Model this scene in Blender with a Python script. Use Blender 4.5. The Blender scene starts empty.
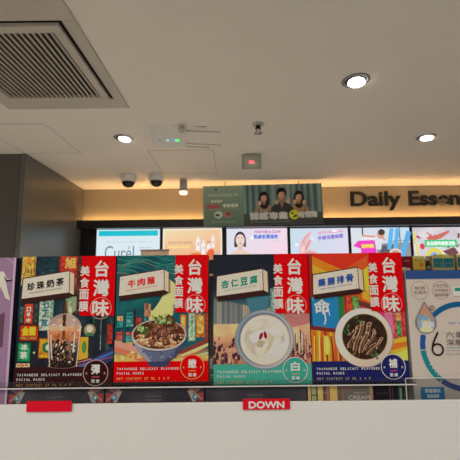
import bpy, bmesh, math, random
import numpy as np
from mathutils import Matrix, Vector
R = math.radians
S = bpy.context.scene
COL = S.collection
random.seed(7)

# ------------------------------------------------------------------ camera
F = 340.0
CAM = np.array([0.0, 0.0, 1.45])
_up = np.array([-30, 2720, -340.0]); _up /= np.linalg.norm(_up)
_fw = np.array([0, 0, -1.0]); _fw -= _up * _fw.dot(_up); _fw /= np.linalg.norm(_fw)
_rt = np.cross(_fw, _up)
cd = bpy.data.cameras.new('camera'); cam = bpy.data.objects.new('camera', cd); COL.objects.link(cam)
cd.sensor_fit = 'HORIZONTAL'; cd.sensor_width = 36; cd.lens = 36 * F / 460; cd.clip_start = 0.02
m3 = Matrix((tuple(_rt), tuple(_fw), tuple(_up)))
cam.matrix_world = Matrix.Translation(Vector(CAM)) @ m3.to_4x4()
cd.dof.use_dof = True; cd.dof.focus_distance = 0.53; cd.dof.aperture_fstop = 20.0
S.camera = cam

def _ray(x, y):
    d = np.array([(x - 230) / F, (230 - y) / F, -1.0]); return np.array([d @ _rt, d @ _fw, d @ _up])
def at(x, y, Y):                       # the point seen at a pixel, on the plane at distance Y
    d = _ray(x, y); return Vector(CAM + d * (Y / d[1]))
def atz(x, y, Z):                      # the same on the level plane at height Z
    d = _ray(x, y); return Vector(CAM + d * ((Z - 1.45) / d[2]))

# ------------------------------------------------------------------ world, lights, exposure
CEIL = 2.70
W = bpy.data.worlds.new('world'); S.world = W; W.use_nodes = True
W.node_tree.nodes['Background'].inputs[0].default_value = (1.0, 0.93, 0.84, 1)
W.node_tree.nodes['Background'].inputs[1].default_value = 0.30
def area(name, loc, rot, sx, sy, e, col):
    l = bpy.data.lights.new(name, 'AREA'); l.shape = 'RECTANGLE'; l.size = sx; l.size_y = sy; l.energy = e; l.color = col
    o = bpy.data.objects.new(name, l); COL.objects.link(o); o.location = loc; o.rotation_euler = rot; return o
area('store_ceiling_light', (-0.7, -1.3, CEIL - 0.06), (0, 0, 0), 3.2, 1.6, 42, (1, 0.95, 0.87))
S.view_settings.view_transform = 'Standard'; S.view_settings.look = 'None'
S.view_settings.exposure = 0.0; S.view_settings.gamma = 1.0; S.view_settings.use_curve_mapping = False
COVE = 20.0          # strength of the warm cove strip
PRINT_K = 0.62      # how bright a full white print renders on the shelf

# ------------------------------------------------------------------ helpers
def lin1(v):
    v /= 255.0
    return v / 12.92 if v <= 0.04045 else ((v + 0.055) / 1.055) ** 2.4
def lin(c): return tuple(lin1(max(0, min(255, v))) for v in c)
def mat(name, col, rough=0.5, metal=0.0, emit=None, es=0.0, trans=0.0, noise=0.0, nscale=40.0, spec=0.5, bump=0.0):
    m = bpy.data.materials.new(name); m.use_nodes = True
    nt = m.node_tree; b = nt.nodes['Principled BSDF']
    c = (*col, 1)
    b.inputs['Base Color'].default_value = c
    b.inputs['Roughness'].default_value = rough; b.inputs['Metallic'].default_value = metal
    b.inputs['Specular IOR Level'].default_value = spec
    if trans: b.inputs['Transmission Weight'].default_value = trans; b.inputs['IOR'].default_value = 1.45
    if emit: b.inputs['Emission Color'].default_value = (*emit, 1); b.inputs['Emission Strength'].default_value = es
    if noise or bump:
        tc = nt.nodes.new('ShaderNodeTexCoord'); n = nt.nodes.new('ShaderNodeTexNoise')
        n.inputs['Scale'].default_value = nscale; n.inputs['Detail'].default_value = 4
        nt.links.new(tc.outputs['Object'], n.inputs['Vector'])
        if noise:
            mx = nt.nodes.new('ShaderNodeMix'); mx.data_type = 'RGBA'
            mx.inputs[6].default_value = (*[v * (1 - noise) for v in col], 1)
            mx.inputs[7].default_value = (*[min(1, v * (1 + noise)) for v in col], 1)
            nt.links.new(n.outputs['Fac'], mx.inputs[0]); nt.links.new(mx.outputs[2], b.inputs['Base Color'])
        if bump:
            bp = nt.nodes.new('ShaderNodeBump'); bp.inputs['Strength'].default_value = bump
            nt.links.new(n.outputs['Fac'], bp.inputs['Height']); nt.links.new(bp.outputs['Normal'], b.inputs['Normal'])
    return m
def printed(name, rough=0.4, emit=0.0):
    m = bpy.data.materials.new(name); m.use_nodes = True
    nt = m.node_tree; b = nt.nodes['Principled BSDF']; a = nt.nodes.new('ShaderNodeAttribute'); a.attribute_name = 'print'
    b.inputs['Roughness'].default_value = rough
    if emit:
        b.inputs['Base Color'].default_value = (0.02, 0.02, 0.02, 1)
        nt.links.new(a.outputs['Color'], b.inputs['Emission Color']); b.inputs['Emission Strength'].default_value = emit
    else:
        nt.links.new(a.outputs['Color'], b.inputs['Base Color']); b.inputs['Specular IOR Level'].default_value = 0.08
    return m

M = dict(
    ceiling=mat('ceiling_paint', (0.78, 0.74, 0.675), 0.8, noise=0.03, nscale=3),
    seam=mat('ceiling_seam', (0.45, 0.42, 0.37), 0.8),
    wall=mat('sign_wall_paint', (0.50, 0.41, 0.29), 0.7, noise=0.05, nscale=5),
    dark=mat('dark_laminate', (0.105, 0.096, 0.082), 0.28, noise=0.05, nscale=6),
    dark_lit=mat('dark_laminate_lit', (0.135, 0.128, 0.112), 0.28, noise=0.05, nscale=6),  # same laminate lightened: light on the side face put into its colour
    groove=mat('groove_dark', (0.06, 0.052, 0.045), 0.5),
    black=mat('black_panel', (0.012, 0.012, 0.013), 0.35),
    header=mat('black_header_panel', (0.020, 0.020, 0.020), 0.3),
    floor=mat('floor_tile', (0.62, 0.58, 0.52), 0.35, noise=0.06, nscale=2),
    white=mat('white_plastic', (0.78, 0.77, 0.74), 0.4),
    rail=mat('white_price_rail', (0.92, 0.92, 0.92), 0.45),
    grey=mat('grey_plastic', (0.42, 0.42, 0.40), 0.45),
    grille=mat('grille_paint', (0.52, 0.48, 0.42), 0.5),
    slat=mat('grille_slat_paint', (0.46, 0.41, 0.35), 0.5),
    black_and_shade=mat('matt_black_and_shade', (0.008, 0.007, 0.006), 0.9),  # black of the sprinkler, and painted shade in the grille and downlights
    glossblack=mat('smoked_dome', (0.008, 0.008, 0.009), 0.08),
    metal=mat('chrome', (0.55, 0.53, 0.5), 0.25, metal=1.0),
    bronze=mat('dark_bronze_trim', (0.20, 0.18, 0.15), 0.5),
    letter=mat('black_letter', (0.012, 0.011, 0.010), 0.4),
    lens=mat('lamp_lens', (1, 1, 1), 0.4, emit=(1, 0.98, 0.95), es=9),
    ring=mat('lamp_ring_glow', (1, 1, 1), 0.4, emit=(1, 0.85, 0.6), es=1.2),
    cove=mat('cove_led', (1, 0.8, 0.5), 0.5, emit=(1, 0.64, 0.28), es=COVE),
    red_led=mat('red_led', (0.8, 0.1, 0.1), 0.4, emit=(1, 0.10, 0.16), es=1.4),
    green_led=mat('green_led', (0.1, 0.8, 0.3), 0.4, emit=(0.06, 1, 0.18), es=1.2),
    cyan_led=mat('cyan_led', (0.1, 0.8, 0.8), 0.4, emit=(0.2, 0.9, 0.8), es=0.7),
    blue_led=mat('blue_led', (0.1, 0.3, 0.9), 0.4, emit=(0.15, 0.35, 1.0), es=0.8),
    edge_glint=mat('acrylic_edge_glint', (0.95, 0.92, 0.92), 0.2),  # opaque near-white: highlights along the clear edges painted as colour
    carton=mat('dark_carton', (0.012, 0.013, 0.020), 0.45),
    carton_red=mat('red_carton_side', (0.30, 0.012, 0.012), 0.45),
    carton_white=mat('white_carton', (0.70, 0.67, 0.64), 0.5),
    carton_lilac=mat('lilac_carton', (0.33, 0.22, 0.38), 0.5),
    carton_navy=mat('navy_carton_side', (0.02, 0.022, 0.05), 0.5),
    shelf=mat('shelf_board_grey', (0.30, 0.29, 0.28), 0.5),
    beige=mat('beige_card', (0.50, 0.36, 0.25), 0.6),
    card=printed('printed_card', 0.38),
    poster=printed('printed_banner', 0.6),
    film=printed('backlit_film', 0.3, emit=1.0),
)

def clear(name):
    m = bpy.data.materials.new(name); m.use_nodes = True; nt = m.node_tree; nt.nodes.clear()
    o = nt.nodes.new('ShaderNodeOutputMaterial'); t = nt.nodes.new('ShaderNodeBsdfTransparent'); g = nt.nodes.new('ShaderNodeBsdfGlossy')
    x = nt.nodes.new('ShaderNodeMixShader'); f = nt.nodes.new('ShaderNodeFresnel'); f.inputs[0].default_value = 1.35
    t.inputs[0].default_value = (.95, .96, .96, 1); g.inputs['Roughness'].default_value = .06
    nt.links.new(f.outputs[0], x.inputs[0]); nt.links.new(t.outputs[0], x.inputs[1]); nt.links.new(g.outputs[0], x.inputs[2]); nt.links.new(x.outputs[0], o.inputs[0])
    return m
M['acrylic'] = clear('clear_acrylic')
def link(name, me, m, parent=None, loc=None):
    o = bpy.data.objects.new(name, me); COL.objects.link(o)
    if m: me.materials.append(m)
    if parent: o.parent = parent
    if loc is not None: o.location = loc
    return o
class MB:
    def __init__(s): s.b = bmesh.new()
    def box(s, x0, x1, y0, y1, z0, z1, bev=0.0, mtx=None):
        t = bmesh.new(); bmesh.ops.create_cube(t, size=1)
        for v in t.verts: v.co = Vector((x0 + (v.co.x + .5) * (x1 - x0), y0 + (v.co.y + .5) * (y1 - y0), z0 + (v.co.z + .5) * (z1 - z0)))
        if bev: bmesh.ops.bevel(t, geom=t.edges[:], offset=bev, segments=2, profile=.5, affect='EDGES')
        return s._merge(t, mtx)
    def _merge(s, t, mtx=None):
        if mtx: t.transform(mtx)
        me = bpy.data.meshes.new('tmp'); t.to_mesh(me); t.free(); s.b.from_mesh(me); bpy.data.meshes.remove(me); return s
    def lathe(s, prof, seg=32, mtx=None):            # prof: (radius, z) from one end to the other
        t = bmesh.new(); rings = []
        for r, z in prof:
            rings.append([t.verts.new((r * math.cos(2 * math.pi * k / seg), r * math.sin(2 * math.pi * k / seg), z)) for k in range(seg)] if r > 1e-6 else [t.verts.new((0, 0, z))])
        for a, b in zip(rings, rings[1:]):
            for k in range(seg):
                p = [a[k % len(a)], a[(k + 1) % len(a)], b[(k + 1) % len(b)], b[k % len(b)]]
                q = []
                for v in p:
                    if v not in q: q.append(v)
                if len(q) > 2: t.faces.new(q)
        bmesh.ops.recalc_face_normals(t, faces=t.faces)
        for f in t.faces: f.smooth = True
        return s._merge(t, mtx)
    def rod(s, a, b, r, seg=10):
        a, b = Vector(a), Vector(b); d = b - a
        q = d.to_track_quat('Z', 'Y').to_matrix().to_4x4()
        return s.lathe([(0, 0), (r, 0), (r, d.length), (0, d.length)], seg, Matrix.Translation(a) @ q)
    def build(s, name, m, parent=None, loc=None):
        me = bpy.data.meshes.new(name); s.b.to_mesh(me); s.b.free(); return link(name, me, m, parent, loc)
def thing(name, label, cat, loc=(0, 0, 0), rot=(0, 0, 0), group=None):
    o = bpy.data.objects.new(name, None); COL.objects.link(o); o.location = loc; o.rotation_euler = rot
    return tag(o, label, cat, group)
def tag(o, label, cat, group=None):
    o['label'] = label; o['category'] = cat
    if group: o['group'] = group
    return o
def struct(o): o['kind'] = 'structure'; return o
def dup(root, loc, label, rot=None):
    r = root.copy(); COL.objects.link(r); r.location = loc; r['label'] = label
    if rot: r.rotation_euler = rot
    for ch in list(root.children):
        c = ch.copy(); COL.objects.link(c); c.parent = r
        for g in ch.children:
            d = g.copy(); COL.objects.link(d); d.parent = c
    return r

# --- glyphs (the built-in font turned into triangles) and flat printed artwork
_G = {}
def glyph(s):
    if s in _G: return _G[s]
    c = bpy.data.curves.new('t', 'FONT'); c.body = s; c.size = 1; c.resolution_u = 3
    o = bpy.data.objects.new('t', c); COL.objects.link(o); bpy.context.view_layer.update()
    me = o.to_mesh()
    vs = [(v.co.x, v.co.y) for v in me.vertices]; fs = [tuple(p.vertices) for p in me.polygons]
    o.to_mesh_clear(); bpy.data.objects.remove(o); bpy.data.curves.remove(c)
    _G[s] = (vs, fs); return _G[s]
def vnoise(x, y, seed=0):
    def h(i, j):
        n = (i * 374761393 + j * 668265263 + seed * 974711) & 0xffffffff
        n = ((n ^ (n >> 13)) * 1274126177) & 0xffffffff
        return ((n ^ (n >> 16)) & 0xffff) / 65535
    i, j = math.floor(x), math.floor(y); u, v = x - i, y - j
    u = u * u * (3 - 2 * u); v = v * v * (3 - 2 * v)
    return (h(i, j) * (1 - u) + h(i + 1, j) * u) * (1 - v) + (h(i, j + 1) * (1 - u) + h(i + 1, j + 1) * u) * v
def mixc(a, b, t): t = max(0, min(1, t)); return tuple(a[k] + (b[k] - a[k]) * t for k in range(3))
def ramp(stops, t):
    for (p, a), (q, b) in zip(stops, stops[1:]):
        if t <= q: return mixc(a, b, (t - p) / (q - p))
    return stops[-1][1]
class Art:
    """Flat artwork: x to the right, y down, in units; every shape lies a hair in front of the last."""
    def __init__(s, unit, height, base=0.0, k=PRINT_K, step=0.000005):
        s.u, s.h, s.k, s.step = unit, height, k, step; s.z = base; s.tex = 0.0; s.v = []; s.f = []; s.c = []
    def _col(s, c): return tuple(min(0.9, v / s.k) if s.k < 1 else v / s.k for v in lin(c)) + (1.0,)
    def _put(s, pts, faces, cols):               # cols: one per face or one per vertex
        n = len(s.v); s.z += s.step
        s.v += [(x * s.u, -s.z, s.h - y * s.u) for x, y in pts]
        for i, f in enumerate(faces):
            s.f.append(tuple(n + a for a in f))
            s.c.append([s._col(cols[a]) for a in f] if len(cols) == len(pts) and len(cols) > 1 else [s._col(cols[0])] * len(f))
        return s
    def poly(s, pts, c): return s._put(pts, [tuple(range(len(pts)))], [c])
    def rect(s, x0, y0, x1, y1, c):
        w, h = x1 - x0, y1 - y0
        if s.tex and w * h > 9:                 # a worn, uneven print
            q = int(x0 * 7 + y0 * 3)
            return s.field((x0, y0), (x1, y0), (x1, y1), (x0, y1), max(2, int(w / 1.2)), max(2, int(h / 1.2)),
                           lambda u, v: tuple(k * (1 + s.tex * (2 * vnoise(u * w * .55, v * h * .55, q) - 1.15)) for k in c))
        return s.poly([(x0, y0), (x1, y0), (x1, y1), (x0, y1)], c)
    def line(s, a, b, w, c):
        dx, dy = b[0] - a[0], b[1] - a[1]; L = math.hypot(dx, dy) or 1; nx, ny = -dy / L * w / 2, dx / L * w / 2
        return s.poly([(a[0] + nx, a[1] + ny), (b[0] + nx, b[1] + ny), (b[0] - nx, b[1] - ny), (a[0] - nx, a[1] - ny)], c)
    def path(s, pts, w, c):
        P, Q = [], []
        for i, (x, y) in enumerate(pts):
            a, b = pts[max(0, i - 1)], pts[min(len(pts) - 1, i + 1)]; dx, dy = b[0] - a[0], b[1] - a[1]; L = math.hypot(dx, dy) or 1
            P.append((x - dy / L * w / 2, y + dx / L * w / 2)); Q.append((x + dy / L * w / 2, y - dx / L * w / 2))
        n = len(pts); return s._put(P + Q, [(i, i + 1, n + i + 1, n + i) for i in range(n - 1)], [c])
    def disc(s, cx, cy, rx, ry=None, c=(0, 0, 0), n=28, rot=0.0, a0=0, a1=360):
        ry = ry or rx; ca, sa = math.cos(R(rot)), math.sin(R(rot)); p = []
        for k in range(n):
            t = R(a0 + (a1 - a0) * k / (n if a1 - a0 == 360 else n - 1)); x, y = rx * math.cos(t), ry * math.sin(t)
            p.append((cx + x * ca - y * sa, cy + x * sa + y * ca))
        return s.poly(p, c)
    def ring(s, cx, cy, r, w, c, n=48, a0=0, a1=360, ry=None):
        q = (ry or r) / r; pts = []; fs = []
        for k in range(n + 1):
            t = R(a0 + (a1 - a0) * k / n)
            for rr in (r - w / 2, r + w / 2): pts.append((cx + rr * math.cos(t), cy + rr * q * math.sin(t)))
        for k in range(n): fs.append((2 * k, 2 * k + 1, 2 * k + 3, 2 * k + 2))
        return s._put(pts, fs, [c])
    def field(s, p00, p10, p11, p01, nx, ny, fn):     # bilinear patch, colour per vertex from fn(u, v)
        pts, cs, fs = [], [], []
        for j in range(ny + 1):
            for i in range(nx + 1):
                u, v = i / nx, j / ny
                pts.append(tuple((p00[k] * (1 - u) + p10[k] * u) * (1 - v) + (p01[k] * (1 - u) + p11[k] * u) * v for k in (0, 1)))
                cs.append(fn(u, v))
        for j in range(ny):
            for i in range(nx):
                a = j * (nx + 1) + i; fs.append((a, a + 1, a + nx + 2, a + nx + 1))
        return s._put(pts, fs, cs)
    def discfield(s, cx, cy, rx, ry, nr, na, fn):     # fn(r, angle)
        pts, cs, fs = [(cx, cy)], [fn(0, 0)], []
        for j in range(1, nr + 1):
            for k in range(na):
                t = 2 * math.pi * k / na; pts.append((cx + rx * j / nr * math.cos(t), cy + ry * j / nr * math.sin(t))); cs.append(fn(j / nr, t))
        for k in range(na): fs.append((0, 1 + k, 1 + (k + 1) % na))
        for j in range(nr - 1):
            for k in range(na):
                a, b = 1 + j * na, 1 + (j + 1) * na; fs.append((a + k, b + k, b + (k + 1) % na, a + (k + 1) % na))
        return s._put(pts, fs, cs)
    def text(s, t, cx, cy, w, h, c, bold=0.0, shear=0.0, left=False):     # fitted to a w x h box round its centre
        vs, fs = glyph(t)
        x0, x1 = min(v[0] for v in vs), max(v[0] for v in vs); y0, y1 = min(v[1] for v in vs), max(v[1] for v in vs)
        ox = cx if left else cx - w / 2
        for dx, dy in ([(0, 0)] if not bold else [(-bold, 0), (bold, 0), (0, bold), (0, -bold)]):
            pts = []
            for x, y in vs:
                X = ox + (x - x0) / (x1 - x0) * w + dx; Y = cy + h / 2 - (y - y0) / (y1 - y0) * h + dy
                pts.append((X, Y + shear * (X - cx)))
            s._put(pts, fs, [c]); s.z -= s.step * 0.8 if bold else 0
        s.z += s.step
        return s
    def build(s, name, m, parent, loc=(0, 0, 0)):
        me = bpy.data.meshes.new(name); me.from_pydata(s.v, [], s.f)
        at_ = me.attributes.new('print', 'FLOAT_COLOR', 'CORNER')
        at_.data.foreach_set('color', [x for f in s.c for c in f for x in c]); me.update()
        return link(name, me, m, parent, loc)

# ------------------------------------------------------------------ setting
BW = 4.95           # back wall
LX = -2.165          # dark side wall
struct(MB().box(-5, 5, -3.2, 6, CEIL, CEIL + .1).build('ceiling', M['ceiling']))
struct(MB().box(-5, 5, -3.2, 6, -.1, 0).build('floor', M['floor']))
struct(MB().box(LX - .3, 5, BW, BW + .12, 0, CEIL).build('wall_back', M['wall']))
def prism(pts, z0, z1):
    bm = bmesh.new(); lo = [bm.verts.new((x, y, z0)) for x, y in pts]; hi = [bm.verts.new((x, y, z1)) for x, y in pts]
    bm.faces.new(lo); bm.faces.new(hi)
    for k in range(len(pts)): bm.faces.new((lo[k], lo[(k + 1) % len(pts)], hi[(k + 1) % len(pts)], hi[k]))
    bmesh.ops.recalc_face_normals(bm, faces=bm.faces); m = MB(); m.b.free(); m.b = bm; return m
FX, BX_ = -2.106, -2.172
struct(prism([(-4.2, 3.41), (FX - .05, 3.41), (BX_ - .05, BW), (-4.2, BW)], 0, CEIL).build('wall_left', M['dark']))
struct(prism([(FX - .05, 3.40), (FX, 3.40), (BX_, BW), (BX_ - .05, BW)], 0, CEIL - .001).build('trim_1', M['dark_lit']))
g = MB(); g.box(FX - .062, FX - .051, 3.404, 3.409, 0, CEIL - .002); struct(g.build('trim_2', M['groove']))

# black header with a trough behind it for the warm strip
HZ1, HZ0 = at(300, 217.9, 4.75).z, at(300, 226.0, 4.75).z
h = MB(); h.box(LX, 5, 4.75, 4.84, HZ0, HZ1); h.box(LX, 5, 4.84, BW - .004, HZ0, HZ0 + .015)
struct(h.build('trim_3', M['header']))
cv = MB(); cv.box(LX + .03, 4.9, 4.872, 4.884, HZ0 + .025, HZ0 + .066)
cv.box(LX + .03, 4.9, 4.905, 4.935, HZ0 + .017, HZ0 + .026)
struct(cv.build('trim_4', M['cove']))
wp = MB(); wp.box(LX, 5, BW - .03, BW - .004, 0, HZ0)
struct(wp.build('trim_5', M['black']))
wu = thing('wall_shelving', 'long wall shelf under the lit screens, holding the small packs at the right', 'shelf', (LX, 4.6, 0))
sz = at(430, 271.3, 4.6).z
MB().box(.01, 7.1, 0, .31, sz - .03, sz).build('shelf_board', M['beige'], wu)
for k in range(6): MB().box(.02 + 1.4 * k, .05 + 1.4 * k, .03, .31, 0, sz - .031).build('upright', M['black'], wu)
MB().box(.01, 7.1, .02, .31, .05, .09).build('base_board', M['black'], wu)

# ------------------------------------------------------------------ backlit screens
def screen(x0, y0, x1, y1, label):
    Y = 4.90
    a, b = at(x0, y0, Y), at(x1, y0, Y); w = b.x - a.x; n = x1 - x0
    z1 = at((x0 + x1) / 2, y0, Y).z; z0 = at((x0 + x1) / 2, y1, Y).z
    t = thing('light_box', label, 'light box', ((a.x + b.x) / 2, Y, z0), group='lit advertising screens')
    MB().box(-w / 2 - .018, w / 2 + .018, .002, .015, -.018, z1 - z0 + .018, .003).build('housing', M['black'], t)
    return t, Art(w / n, z1 - z0, 0.0, k=1.05, step=0.0004), w
def finish(t, art, w): art.build('lit_screen', M['film'], t, (-w / 2, 0, 0))
LB = 259
t, a, w = screen(97, 229.5, 160, LB, 'white lit screen with a turquoise top band and thin grey brand lettering')
a.rect(0, 0, 63, 30, (222, 238, 246)); a.rect(2, 1.2, 61, 6.5, (22, 196, 214)); a.text('Skin care for daily moisture', 33, 12.5, 46, 1.6, (150, 185, 200))
a.text('Curél', 23, 23, 29, 13.5, (120, 140, 150)); a.text('Intensive', 48.5, 18, 11, 1.6, (150, 160, 165)); a.text('Moisture', 48.5, 21, 11, 1.6, (150, 160, 165))
finish(t, a, w)
t, a, w = screen(163, 228.6, 222, LB, 'peach orange lit screen showing a row of white bottles')
a.rect(0, 0, 59, 31, (250, 238, 222))
a.field((1.5, 1.5), (57.5, 1.5), (57.5, 30), (1.5, 30), 12, 8, lambda u, v: mixc(mixc((244, 226, 178), (246, 202, 162), u), (244, 182, 138), v))
a.text('潤澤修護保濕精華', 17, 14, 24, 2.6, (205, 150, 110)); a.rect(5, 17.2, 27, 19.6, (246, 214, 110)); a.text('美肌新品上市', 16, 18.4, 20, 1.8, (250, 240, 200))
for x, y0, wd, hh in ((33, 8, 4.6, 14), (38.5, 12, 4.2, 14), (44, 14, 4, 13), (48.5, 6.5, 3.4, 13)):
    a.rect(x, y0 + 3, x + wd, y0 + hh, (250, 246, 244)); a.rect(x + wd * .25, y0, x + wd * .75, y0 + 3, (236, 236, 238)); a.rect(x + wd * .3, y0 + 6, x + wd * .7, y0 + 9, (214, 200, 200)); a.rect(x + wd * .8, y0 + 3, x + wd, y0 + hh, (226, 214, 212))
a.disc(33, 26.5, 6, 2.4, (244, 128, 66)); a.disc(47.5, 25, 3.6, 4.6, (240, 100, 48), rot=20); a.disc(46, 29, 5, 2.5, (238, 110, 50)); a.rect(44, 13, 47.6, 14.6, (240, 130, 80)); a.rect(52, 22, 56, 29, (214, 190, 170))
finish(t, a, w)
t, a, w = screen(226.5, 228.4, 287, LB, 'pale lilac lit screen with a portrait of a dark haired woman')
a.field((0, 0), (60.5, 0), (60.5, 31), (0, 31), 12, 8, lambda u, v: mixc(mixc((222, 228, 240), (246, 226, 240), u * 1.1), (250, 214, 228), v * u * 1.1))
a.disc(13.5, 11, 5.6, 8, (38, 30, 36)); a.rect(7.6, 10, 10.4, 18.5, (44, 34, 40)); a.rect(17.2, 10, 19.2, 18.5, (44, 34, 40))
a.rect(11, 16, 16, 22, (232, 196, 184)); a.poly([(3, 29), (4, 25), (9, 22), (13, 21), (18, 22), (24, 25), (25, 29)], (240, 208, 194))
a.disc(13.5, 11.8, 4.4, 6.2, (244, 216, 204)); a.line((11, 9.6), (12.6, 9.4), .6, (60, 40, 40)); a.line((14.6, 9.4), (16.2, 9.6), .6, (60, 40, 40)); a.disc(13.6, 12.3, .5, .9, (226, 184, 172)); a.disc(13.6, 15.2, 1.5, .6, (206, 96, 100)); a.poly([(8.6, 9.5), (10, 5), (14, 4), (11, 6.6)], (38, 30, 36)); a.poly([(18.4, 9.5), (17, 5), (13, 4), (16, 6.6)], (38, 30, 36))
a.text('MOISTURE & GLOW', 41, 3.6, 26, 2.6, (206, 130, 200), .15); a.text('肌膚澎潤清爽', 39, 8.4, 24, 4, (86, 130, 224), .22)
a.disc(25.5, 9.6, 1.6, 1.6, (255, 255, 255)); a.rect(48, 12, 52, 12.8, (190, 220, 232))
finish(t, a, w)
t, a, w = screen(290, 228.2, 347.5, LB, 'pale blue lit screen with a pink hand and violet lettering')
a.field((0, 0), (57.5, 0), (57.5, 31), (0, 31), 12, 8, lambda u, v: mixc((206, 226, 240), (226, 222, 242), u))
hand = [(9, 27), (8.5, 21), (10, 14), (14, 8), (19, 3.5), (21.6, 2.6), (21, 5), (18, 10), (16.5, 14), (20, 10), (22, 10.4), (20, 16), (17, 21), (22, 22), (27, 24.5), (27, 27)]
a.poly(hand, (240, 190, 192)); a.path([(12, 15), (15, 9), (19, 5)], .9, (226, 150, 156)); a.path([(14, 22), (17, 17), (19.5, 12)], 1.1, (222, 136, 144)); a.path([(13, 26), (18, 24), (25, 25.6)], 1.2, (224, 140, 146)); a.disc(12, 21, 2, 3.4, (250, 214, 210), rot=20)
a.text('SMOOTH HANDS & CARE', 40, 4, 25, 2.4, (240, 150, 196), .12, -.08); a.text('手部深層修護', 40, 9, 25, 4, (140, 120, 214), .2, -.1)
a.disc(6, 16.4, 1.8, 1.6, (244, 250, 252)); a.disc(21.5, 10.5, 1.2, 1.2, (250, 250, 255)); a.disc(44, 2.8, 2.6, 1.2, (255, 250, 255))
finish(t, a, w)
t, a, w = screen(350.5, 227.6, 409, LB, 'lit screen with a bending figure, a magenta label and blue streaks')
a.field((0, 0), (58.5, 0), (58.5, 31.4), (0, 31.4), 12, 8, lambda u, v: mixc((226, 230, 238), (206, 226, 240), u))
a.rect(11, 0, 12.4, 8, (80, 84, 92)); a.rect(48, 0, 49.2, 16, (110, 120, 130))
a.poly([(26, 16), (58.5, 15), (58.5, 31.4), (24, 31.4)], (150, 152, 158)); a.poly([(30, 18), (46, 17), (44, 26), (27, 27)], (92, 94, 100))
for x in (37, 43): a.line((x + 4, 1), (x, 22), 4.2, (96, 186, 240))
a.line((58, 4), (49, 30), 5, (90, 180, 238)); a.line((40, 14), (58, 13), .8, (120, 150, 170))
a.poly([(10, 9), (16, 7), (25, 8), (25, 12), (14, 12.5), (10, 12)], (240, 236, 238)); a.line((11, 8), (24, 9), 1.6, (226, 140, 120)); a.disc(29.5, 7, 3.8, 4.2, (222, 160, 136)); a.disc(30.5, 4.6, 3.4, 3, (70, 56, 54)); a.line((31, 10), (34, 13), 1.8, (224, 164, 142)); a.poly([(24, 11), (31, 12), (29, 22), (24, 22)], (224, 228, 236))
a.poly([(1.5, 18), (7, 13), (23, 12.6), (24.5, 24), (21, 28), (9, 28), (9, 21)], (244, 60, 198)); a.text('SUMMER', 16, 18.4, 12, 3.4, (252, 236, 60), .4)
a.disc(43, 25, 6, 4, (232, 214, 204)); a.disc(43, 25.6, 4, 2.6, (206, 150, 130))
finish(t, a, w)
t, a, w = screen(412, 227.2, 474, LB, 'lit screen with two yellow wheels and a green banner, behind the teal packs')
a.field((0, 0), (62, 0), (62, 32), (0, 32), 14, 10, lambda u, v: mixc((196, 196, 206), (242, 230, 232), vnoise(u * 7, v * 5, 3)))
rr = random.Random(5)
for k in range(16):
    x, y = rr.uniform(2, 58), rr.uniform(0, 18); a.line((x, y), (x + rr.uniform(-5, 9), y + rr.uniform(2, 8)), rr.uniform(.8, 2), rr.choice([(190, 60, 60), (120, 60, 54), (226, 120, 110), (90, 90, 100), (236, 236, 240), (200, 150, 130)]))
a.poly([(13, 10), (26, 7), (36, 3), (37, 5), (28, 11), (16, 15)], (214, 110, 100)); a.poly([(4, 14), (9, 9), (13, 14), (12, 26), (5, 26)], (214, 214, 226)); a.disc(8.5, 19, 2.4, 3, (230, 60, 70))
for cx in (20, 52):
    a.ring(cx, 29, 6.6, 3.2, (234, 222, 60)); a.disc(cx, 29, 4.4, 4.4, (160, 176, 210)); a.disc(cx, 29, 2, 2, (70, 80, 110))
a.line((1, 4), (4, 30), 1.6, (236, 226, 50)); a.poly([(28, 24), (40, 20), (44, 26), (36, 30)], (120, 70, 78))
a.rect(11, 12.6, 43, 19.6, (60, 206, 130)); a.text('新品限時優惠活動', 27, 16.2, 28, 4, (240, 255, 246), .2)
finish(t, a, w)

# ------------------------------------------------------------------ wall lettering
ws = thing('wall_sign', 'large black lettering reading Daily Essentials on the warm lit wall', 'sign', (0, BW, 0))
xl, xr = at(351, 198, BW - .02).x, at(403, 198, BW - .02).x; yb, yt = at(380, 206.2, BW - .02).z, at(380, 189.6, BW - .02).z
def letters(word, x0, x1, n, zb, zt):
    # every letter is a mesh of its own; the first n letters span x0..x1, capitals zb..zt
    vs, _ = glyph(word[:n]); wx0, wx1 = min(v[0] for v in vs), max(v[0] for v in vs)
    sz_ = (zt - zb) / max(v[1] for v in glyph('D')[0]); sx = (x1 - x0) / (wx1 - wx0)
    for i, ch in enumerate(word):
        gv, _ = glyph(ch); adv = max(v[0] for v in glyph(word[:i + 1])[0]) - max(v[0] for v in gv)
        c = bpy.data.curves.new('letter', 'FONT'); c.body = ch; c.size = 1; c.offset = .026; c.extrude = .5
        o = bpy.data.objects.new('letter', c); COL.objects.link(o); bpy.context.view_layer.update()
        me = bpy.data.meshes.new_from_object(o); bpy.data.objects.remove(o); bpy.data.curves.remove(c)
        for v in me.vertices: v.co = Vector((x0 + (v.co.x + adv - wx0) * sx, -.012 + v.co.z * -.018, zb + v.co.y * sz_))
        me.flip_normals(); me.materials.clear(); link('letter', me, M['letter'], ws)
CAPH, TOPH = at(380, 205.5, BW).z, at(380, 191.9, BW).z
letters('Daily', at(351.2, 198, BW - .02).x, at(400, 198, BW - .02).x, 5, CAPH, TOPH)
letters('Essentials', at(409.4, 198, BW - .02).x, at(459.4, 198, BW - .02).x, 5, CAPH, TOPH)

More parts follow.
